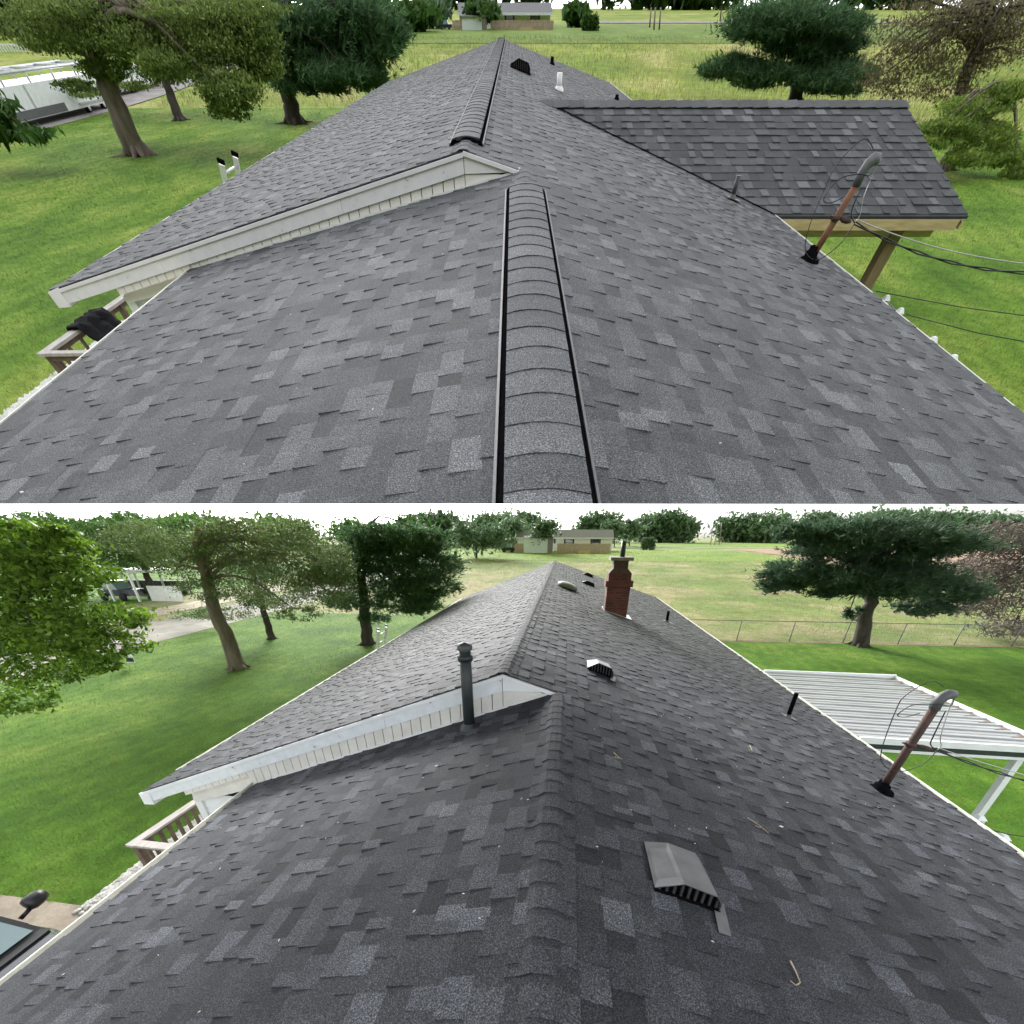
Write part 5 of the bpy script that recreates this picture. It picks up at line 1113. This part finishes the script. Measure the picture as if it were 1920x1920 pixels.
    tr = thing('pickup_truck', tags_[tag_][5], 'truck', fr, ((a + b_) / 2, v + 2, g))
    bd = MB(); bd.box(a, b_, v + 2, v + 3.7, g + H * 0.22, g + H * 0.58); bd.build('body', 'truckblue', tr)
    MB().hexa([(a + L * 0.30, v + 2.05, g + H * 0.58), (a + L * 0.72, v + 2.05, g + H * 0.58), (a + L * 0.72, v + 3.65, g + H * 0.58), (a + L * 0.30, v + 3.65, g + H * 0.58)], [(a + L * 0.40, v + 2.15, g + H), (a + L * 0.66, v + 2.15, g + H), (a + L * 0.66, v + 3.55, g + H), (a + L * 0.40, v + 3.55, g + H)]).build('cab', 'carglass', tr)
    for t in (0.2, 0.78):
        w = MB().lathe((a + L * t, v + 2.02, g + H * 0.2), [(0, 0.0), (H * 0.13, 0.0), (H * 0.2, 0.02), (H * 0.2, 0.22), (0.0, 0.24)], 16, (0, -1, 0)).build('wheel', 'tyre', tr)
tags_ = {
 'L': ['pale ranch house with long grey roof behind the board fence, past the chimney', 'pale shed left of the board fence, in view beyond the chimney house', 'long weathered board fence in front of the grey-roofed ranch house', 'short board fence left of the pale shed beyond the chimney house', 'low wooden planter box before the long board fence, chimney house side', 'dark pickup parked left of the pale shed, chimney house side'],
 'U': ['pale ranch house above the meadow behind the board fence', 'pale shed above the meadow beside the board fence', 'long board fence above the meadow, right of the pale shed', 'short board fence above the meadow, left of the pale shed', 'low wooden planter box before the board fence above the meadow', 'dark pickup parked left of the pale shed above the meadow'],
}
far_place(LO, dict(shed=(982, 1036), house=(968, 1148), fence=[(964, 981), (1044, 1144)], planter=(1084, 1106), truck=(938, 964)), 1037,
          dict(eave=1009, ridge=994, shed=1009, fence=1019, planter=1031, truck=1020), 'L')
far_place(UP, dict(shed=(867, 912), house=(860, 1034), fence=[(848, 866), (920, 1038)], planter=(974, 998), truck=(822, 846)), 57,
          dict(eave=26, ridge=8, shed=31, fence=38, planter=51, truck=38), 'U')

# ------------------------------------------------------------------ chain-link fence
def chain_link():
    pts = [LO.gnd(1340, 1200), LO.gnd(1490, 1202), LO.gnd(1574, 1204), LO.gnd(1694, 1207), LO.gnd(1819, 1211), LO.gnd(1960, 1214)]
    A, B = pts[0], pts[-1]; A = A + (A - B).normalized() * 5; B = B + (B - A).normalized() * 14; H = 1.25
    d = (B - A); L = d.length; d.normalize()
    f = thing('chain_link_fence', 'grey chain-link fence along the mown lawn beyond the patio roof', 'fence', LO, A)
    n = 12
    for i in range(n + 1):
        p = A + d * (L * i / n); MB().tube([p - V3((0, 0, 0.1)), p + V3((0, 0, H + 0.04))], 0.03, 8).build('post', 'fence_grey', f)
    MB().tube([A + V3((0, 0, H)), B + V3((0, 0, H))], 0.02, 8).build('top_rail', 'fence_grey', f)
    m = MB(); s = 0.16; k = int((L + H) / s)
    for i in range(k):
        for sg in (1, -1):
            x0 = i * s - (H if sg > 0 else 0); x1 = x0 + H
            za, zb = (0, H) if sg > 0 else (H, 0)
            if x0 < 0: za += (zb - za) * (-x0 / H); x0 = 0
            if x1 > L: zb = za + (zb - za) * (L - x0) / (x1 - x0); x1 = L
            if x1 - x0 > 0.05: m.tube([A + d * x0 + V3((0, 0, za)), A + d * x1 + V3((0, 0, zb))], 0.0035, 3, cap=False)
    tag(m.build('wire_mesh', 'fence_grey', f), kind='stuff')
    strip(LO, 'dirt_strip', [(A.x, A.y - 0.25), (B.x, B.y - 0.25)], [(A.x, A.y + 0.2), (B.x, B.y + 0.2)], 'dirt', 0.008)
chain_link()

# ------------------------------------------------------------------ poles along the far road
for i, (x, y0, y1) in enumerate(((1289, 1016, 979), (1332, 1022, 979), (1340, 1022, 981), (1348, 1022, 979))):
    b = LO.gnd(x, y0); t = LO.at(x + 6, y1, v=b.y)
    o = MB().tube([b, t], [0.16, 0.12], 8).build('utility_pole', 'stone', fr=LO)
    tag(o, 'lone pale utility pole at the far road' if i == 0 else 'pale utility pole in the cluster of three at the far road', 'pole', 'utility poles at the far road')
for i, (x, y0, y1) in enumerate(((1218, 52, 14), (1226, 56, 14), (1236, 56, 14), (1350, 40, 12))):
    b = UP.gnd(x, y0); t = UP.at(x + 3, y1, v=b.y)
    o = MB().tube([b, t], [0.16, 0.12], 8).build('utility_pole', 'bark_dark' if i == 3 else 'stone', fr=UP)
    tag(o, 'dark utility pole just left of the porch pine' if i == 3 else 'pale utility pole in the cluster above the meadow', 'pole', 'utility poles above the meadow')
b = UP.gnd(1120, 72); o = MB().tube([b, UP.at(1120, 63, v=b.y)], [0.13, 0.13], 8).lathe(UP.at(1120, 63, v=b.y), [(0.13, 0), (0.15, 0.02), (0.1, 0.06), (0, 0.07)], 8).build('marker_post', 'white', fr=UP); tag(o, 'short white marker post in the meadow', 'post')

# ------------------------------------------------------------------ yard sign
def yard_sign():
    b = LO.gnd(250, 1252); s = thing('yard_sign', 'small dark yard sign with white border on the lawn under the maple', 'sign', LO, b)
    for x in (-0.2, 0.2): MB().tube([b + V3((x, 0, -0.05)), b + V3((x, 0, 0.35))], 0.008, 6).build('stake', 'wire', s)
    MB().box(b.x - 0.28, b.x + 0.28, b.y - 0.008, b.y + 0.008, b.z + 0.28, b.z + 0.68).build('panel', 'white', s)
    MB().box(b.x - 0.25, b.x + 0.25, b.y - 0.012, b.y - 0.0085, b.z + 0.31, b.z + 0.52).build('dark_field', 'carblack', s)
yard_sign()

# ------------------------------------------------------------------ neighbour's carport, truck and railing (chimney house side)
def neighbour():
    b = LO.gnd(215, 1128); v = b.y; g = LO.gz(b.x, v)
    X = lambda px, dv=0: LO.at(px, 1128, v=v + dv).x
    z = lambda py: LO.at(200, py, v=v).z
    a, c = X(110), X(262)
    cp = thing('carport', 'low dark carport with white edge across the road', 'carport', LO, ((a + c) / 2, v, g))
    MB().box(a, c, v, v + 6, z(1076), z(1073)).build('roof', 'white', cp)
    MB().hexa([(a + 0.3, v - 0.02, z(1075)), (a + 0.3, v + 6.2, z(1075)), (c - 6, v + 6.2, z(1075)), (c - 6, v - 0.02, z(1075))], [(a + 2, v + 2, z(1052)), (a + 2, v + 4, z(1052)), (c - 9, v + 4, z(1052)), (c - 9, v + 2, z(1052))]).build('roof_slope', 'greyroof', cp)
    for t in (0.02, 0.35, 0.68, 0.98):
        for y in (0.2, 5.8):
            x = a + (c - a) * t; MB().box(x - 0.08, x + 0.08, v + y - 0.08, v + y + 0.08, g, z(1076)).build('post', 'white', cp)
    MB().box(a, c, v + 5.9, v + 6.0, g, g + 1.4).build('back_wall', 'carblack', cp)
    x0, x1 = X(178), X(236); L = x1 - x0; H = z(1092) - g
    t = thing('parked_pickup', 'black pickup parked under the carport across the road', 'truck', LO, ((x0 + x1) / 2, v + 1, g))
    MB().hexa([(x0, v + 0.6, g + H * .25), (x1, v + 0.6, g + H * .25), (x1, v + 2.4, g + H * .25), (x0, v + 2.4, g + H * .25)], [(x0, v + 0.65, g + H * .6), (x1 - 0.1, v + 0.65, g + H * .55), (x1 - 0.1, v + 2.35, g + H * .55), (x0, v + 2.35, g + H * .6)]).build('body', 'truckblue', t)
    MB().hexa([(x0 + L * .05, v + 0.7, g + H * .59), (x1 - L * .35, v + 0.7, g + H * .57), (x1 - L * .35, v + 2.3, g + H * .57), (x0 + L * .05, v + 2.3, g + H * .59)], [(x0 + L * .12, v + 0.8, g + H), (x1 - L * .5, v + 0.8, g + H), (x1 - L * .5, v + 2.2, g + H), (x0 + L * .12, v + 2.2, g + H)]).build('cab', 'carglass', t)
    for q in (0.2, 0.8): MB().lathe((x0 + L * q, v + 0.62, g + H * .2), [(0, 0), (H * .12, 0.0), (H * .2, 0.02), (H * .2, 0.22), (0, 0.24)], 18, (0, -1, 0)).build('wheel', 'tyre', t)
    x0, x1 = X(268), X(328)
    r = thing('white_railing', 'white picket railing beside the carport across the road', 'railing', LO, (x0, v + 1, g))
    for k in (0.2, 1.25): MB().box(x0, x1, v + 1, v + 1.06, g + k, g + k + 0.1).build('rail', 'white', r)
    n = 24
    for i in range(n + 1): x = x0 + (x1 - x0) * i / n; MB().box(x - 0.03, x + 0.03, v + 0.93, v + 0.998, g, g + 1.45).build('picket', 'white', r)
neighbour()

# ------------------------------------------------------------------ trailer, van, railing (ridge-vent house side)
def trailer():
    a, c = UP.gnd(170, 206), UP.gnd(40, 236); u = -34.6; g = UP.ground
    va, vb = 63.5, 47.0; H = UP.at(150, 134, v=va).z - g
    t = thing('enclosed_trailer', 'white enclosed cargo trailer with roof rack parked on the road', 'trailer', UP, (u, (va + vb) / 2, g))
    W_ = 3.2
    MB().box(u - W_, u, vb, va, g + H * .18, g + H).build('body', 'white', t)
    MB().box(u + 0.003, u + 0.03, vb, vb + (va - vb) * 0.55, g + H * .20, g + H * .42).build('stone_guard', 'vent_metal', t)
    for y in (vb + 0.1, vb + (va - vb) * .33, vb + (va - vb) * .66, va - 0.1): MB().box(u + 0.002, u + 0.05, y - 0.06, y + 0.06, g + H * .43, g + H * .99).build('trim', 'galv', t)
    for y in (va - 2.0, va - 4.4):
        w = MB().lathe((u - 0.05, y, g + H * .14), [(0.3, -0.2), (H * .14, -0.2), (H * .15, -0.15), (H * .15, 0.0), (H * .135, 0.05), (H * .09, 0.05)], 22, (1, 0, 0)).build('wheel', 'tyre', t); ORG[w.name] = ORG[t.name]
        MB().lathe((u - 0.05, y, g + H * .14), [(H * .09, 0.04), (H * .08, 0.07), (H * .03, 0.05), (0, 0.06)], 16, (1, 0, 0)).build('rim', 'alu', w)
    MB().box(u + 0.002, u + 0.16, va - 5.6, va - 0.8, g + H * .29, g + H * .33).build('fender', 'galv', t)
    rk = H * 0.28
    for y in np.linspace(vb + 0.6, va - 0.6, 6):
        for x in (u - 0.15, u - W_ + 0.15): MB().tube([(x, y, g + H), (x, y, g + H + rk)], 0.06, 6).build('rack_post', 'galv', t)
        MB().tube([(u - 0.15, y, g + H + rk), (u - W_ + 0.15, y, g + H + rk)], 0.05, 6).build('rack_bar', 'galv', t)
    for x in (u - 0.15, u - W_ + 0.15): MB().tube([(x, vb, g + H + rk), (x, va, g + H + rk)], 0.07, 6).build('rack_rail', 'galv', t)
    # second vehicle in front of it
    vv = thing('van', 'white van nose with dark bumper behind the trailer', 'van', UP, (u - 1, 44, g))
    MB().hexa([(u - 2.6, 34.0, g + 0.4), (u + 0.2, 34.0, g + 0.4), (u + 0.2, 44.4, g + 0.4), (u - 2.6, 44.4, g + 0.4)], [(u - 2.5, 34.2, g + 2.2), (u + 0.1, 34.2, g + 2.2), (u + 0.1, 42.0, g + 2.2), (u - 2.5, 42.0, g + 2.2)]).build('body', 'white', vv)
    MB().box(u - 2.5, u + 0.24, 44.42, 44.7, g + 0.35, g + 0.75).build('bumper', 'carblack', vv)
    for y in (36.2, 42.2): MB().lathe((u + 0.1, y, g + 0.38), [(0, -0.2), (0.36, -0.2), (0.38, -0.1), (0.38, 0.08), (0.25, 0.12), (0, 0.12)], 18, (1, 0, 0)).build('wheel', 'tyre', vv)
    MB().hexa([(u + 0.205, 37, g + 1.3), (u + 0.205, 41.5, g + 1.3), (u + 0.15, 41.0, g + 1.95), (u + 0.15, 37, g + 1.95)], [(u + 0.225, 37, g + 1.3), (u + 0.225, 41.5, g + 1.3), (u + 0.17, 41.0, g + 1.95), (u + 0.17, 37, g + 1.95)]).build('side_window', 'winglass', vv)
    b = UP.gnd(20, 112); r = thing('white_railing', 'white porch railing across the road above the trailer', 'railing', UP, b)
    x1 = UP.at(82, 108, v=b.y).x; x0 = UP.at(-30, 108, v=b.y).x; ht = UP.at(50, 84, v=b.y).z - b.z; g = b.z
    for k in (0.12, 0.95): MB().box(x0, x1, b.y, b.y + 0.1, g + ht * k, g + ht * k + 0.14).build('rail', 'white', r)
    for i in range(22): x = x0 + (x1 - x0) * i / 21; MB().box(x - 0.09, x + 0.09, b.y - 0.08, b.y - 0.003, g, g + ht * 0.97).build('picket', 'white', r)
trailer()
def parked(fr, px, py, L, mat, label, seed):
    b = fr.gnd(px, py); c = thing('parked_car', label, 'car', fr, b, radians(88), local=True); h_ = 1.25
    mb = MB(); mb.hexa([(-L / 2, -0.85, 0.3), (L / 2, -0.85, 0.3), (L / 2, 0.85, 0.3), (-L / 2, 0.85, 0.3)], [(-L / 2 + .1, -0.8, 0.8), (L / 2 - .15, -0.8, 0.75), (L / 2 - .15, 0.8, 0.75), (-L / 2 + .1, 0.8, 0.8)]); mb.build('body', mat, c)
    MB().hexa([(-L * .4, -0.78, 0.79), (L * .22, -0.78, 0.77), (L * .22, 0.78, 0.77), (-L * .4, 0.78, 0.79)], [(-L * .3, -0.62, h_), (L * .06, -0.62, h_), (L * .06, 0.62, h_), (-L * .3, 0.62, h_)]).build('cabin', 'carglass', c)
    for s in (-1, 1):
        for x in (-.3, .3): MB().lathe((x * L, s * 0.7, 0.32), [(0, 0), (0.3, 0.0), (0.32, 0.05), (0.32, 0.15), (0.2, 0.18), (0, 0.18)], 18, (0, s, 0)).build('wheel', 'tyre', c)
parked(UP, 262, 168, 7.5, 'white', 'white car parked on the road beyond the trailer', 1)
parked(UP, 215, 180, 7.0, 'carpaint', 'dark car parked on the road between trailer and leaning tree', 2)

# ------------------------------------------------------------------ grass and meadow blades, roof litter
def blades(fr, n, seed, name, mat, r0, r1, ang, region, hgt, wid, label):
    rg = np.random.default_rng(seed); r = r0 * (r1 / r0) ** rg.random(n); a = rg.uniform(-ang, ang, n) + (-fr.yaw if fr is LO else 0)
    u, v = r * np.sin(a), r * np.cos(a); k = region(u, v); u, v, r = u[k], v[k], r[k]; n = len(u)
    z = np.array([fr.gz(a_, b_) for a_, b_ in zip(u, v)]); P = np.stack([u, v, z], 1)
    h_ = hgt * (0.5 + rg.random(n)) ; w = np.maximum(wid, r * 0.00028) * (0.7 + 0.6 * rg.random(n))
    t = rg.uniform(0, 2 * pi, n); d = np.stack([np.cos(t), np.sin(t), np.zeros(n)], 1); l = rg.normal(0, 0.45, (n, 2))
    tip = P + np.concatenate([l * h_[:, None], h_[:, None]], 1)
    V = np.stack([P - d * w[:, None], P + d * w[:, None], tip], 1).reshape(-1, 3)
    pat = 0.5 + 0.3 * np.sin(u * 0.31 + 2 * np.sin(v * 0.17)) * np.sin(v * 0.23 + 1.3)
    o = cloud(name, V, np.arange(3 * n).reshape(n, 3), np.clip(pat + rg.normal(0, 0.13, n), 0, 1), mat, fr=fr); tag(o, label, 'grass', kind='stuff')
inL = lambda u, v: (u > -25.2) & ((v < 25.6) | ((u < 7) & (v < 31))) & ~((u > -6.3) & (u < 5.3) & (v < 24)) & ~((u < -5) & (u > -14.5) & (v < 3.5)) & ~((u > -8.0) & (u < -6) & (v < 7))
blades(LO, 300000, 101, 'grass', 'grass', 6, 44, 1.25, inL, 0.045, 0.0025, 'short mown grass around the chimney house')
inU = lambda u, v: (u > -33.5) & (u < 4 + v) & (v < 62 - 0.25 * np.maximum(u, 0)) & (v > 5) & (u > -14 - 0.9 * v) & ~((u > -6.6) & (u < 5.1) & (v < 39)) & ~((u > -10.6) & (u < -5) & (v < 15.5))
blades(UP, 300000, 102, 'grass', 'grass', 8, 75, 1.0, inU, 0.045, 0.0035, 'short mown grass around the ridge-vent house')
fL = lambda u, v: (v > 26.2) & ~((u < 7.5) & (v < 31)) & (u > -24) & (u < 90) & ~((u > 48) & (v > 70)) & (v < 118)
blades(LO, 70000, 103, 'field_grass', 'straw', 26, 125, 0.95, fL, 0.24, 0.010, 'rough dry grass of the field beyond the chain-link fence')
fU = lambda u, v: ((v > 62 - 0.28 * u) | ((v > 62) & (u < 0))) & (u > -32) & (v < 128) & (u < 80)
blades(UP, 80000, 104, 'meadow_grass', 'straw', 46, 140, 0.8, fU, 0.26, 0.012, 'tall straw-coloured meadow grass behind the ridge-vent house')

def litter(fr, h, n, seed, box, label, house):
    rg = random.Random(seed); mb = MB()
    for _ in range(n):
        u, v = rg.uniform(*box[0]), rg.uniform(*box[1]); z = (roof_zR(h, u) if u > h['u0'] else roof_zN(h, u)) + 0.016; s = rg.uniform(0.002, 0.006) * (2.2 if rg.random() < 0.1 else 1); a = rg.random() * pi
        d = V3((cos(a), sin(a), 0)) * s * 1.8; e_ = V3((-sin(a), cos(a), 0)) * s * 0.7; sl = -h['sR'] if u > h['u0'] else h['sN']
        f = lambda q, zz: (u + q.x, v + q.y, z + sl * q.x + zz)
        mb.hexa([f(d, 0), f(e_, 0), f(-d, 0), f(-e_, 0)], [f(d * .9, .004), f(e_ * .9, .004), f(-d * .9, .004), f(-e_ * .9, .004)], rg.random())
    o = mb.build('roof_litter', 'gravel', fr=fr); tag(o, label, 'litter', kind='stuff')
litter(LO, hl, 120, 5, ((-3.9, 5.0), (0.4, 5.5)), 'pale petals and seed scraps scattered over the old shingles', house_l)
litter(UP, hu, 60, 6, ((-4.2, 4.8), (1.6, 9.0)), 'pale specks scattered over the new shingles', house_u)
def twig(px, label, seed):
    P = [LO.at(x, y, plane=plR(hl)) + V3((0, 0, 0.018)) for x, y in px]
    o = MB().tube(P, [0.0045, 0.004, 0.0035, 0.002][:len(P)], 6)
    q = P[-2].lerp(P[-1], 0.3); o.tube([q, q + V3((-0.03, -0.02, 0.012)), q + V3((-0.045, 0.0, 0.01))], 0.003, 5)
    o = o.build('twig', 'straw_twig', fr=LO); tag(o, label, 'twig')
M['straw_twig'] = pmat('dry_twig', c2((0.22, 0.17, 0.11), (0.40, 0.33, 0.24)), 30, 0.85)
twig([(1480, 1806), (1490, 1826), (1498, 1846), (1494, 1851)], 'dry forked twig on the shingles below the large grey box vent', 1)
twig([(1400, 1537), (1420, 1549), (1440, 1566)], 'thin dry twig on the shingles right of the large grey box vent', 2)
twig([(1405, 1400), (1409, 1408), (1412, 1413)], 'tiny pale twig on the shingles uphill of the dark rusty mast', 3)
twig([(1150, 1414), (1160, 1424), (1166, 1427)], 'small twig beside the folded ridge caps', 4)

# ------------------------------------------------------------------ the upper yard ends where its roof is cut
bpy.context.view_layer.update()
Yc = (945.0 - PPY) / FPX
nv = Vector((0, -sin(PITCH) - Yc * cos(PITCH), -cos(PITCH) + Yc * sin(PITCH)))          # heading frame: positive below the cut
nv = Matrix.Rotation(YAW, 3, 'Z') @ nv
cw = Vector((0, 0, CAM_H))
def clip(ob, Mw):
    inv = Mw.inverted(); lc = inv @ cw; ln = (Mw.to_3x3().transposed() @ nv).normalized()
    me = ob.data; n = len(me.vertices); co = np.empty(n * 3, np.float32); me.vertices.foreach_get('co', co); co = co.reshape(-1, 3)
    s = (co - np.array(lc)) @ np.array(ln)
    if s.max() <= 0: return
    if s.min() >= 0:
        bpy.data.objects.remove(ob); return
    bm = bmesh.new(); bm.from_mesh(me)
    bmesh.ops.bisect_plane(bm, geom=bm.verts[:] + bm.edges[:] + bm.faces[:], plane_co=lc, plane_no=ln, clear_outer=True)
    bm.to_mesh(me); bm.free(); me.update()
for nm in sorted(UPPER):
    root = bpy.data.objects.get(nm)
    if root is None: continue
    stack = [root] + list(root.children_recursive)
    for ob in stack:
        if ob.type == 'MESH': clip(ob, ob.matrix_world.copy())
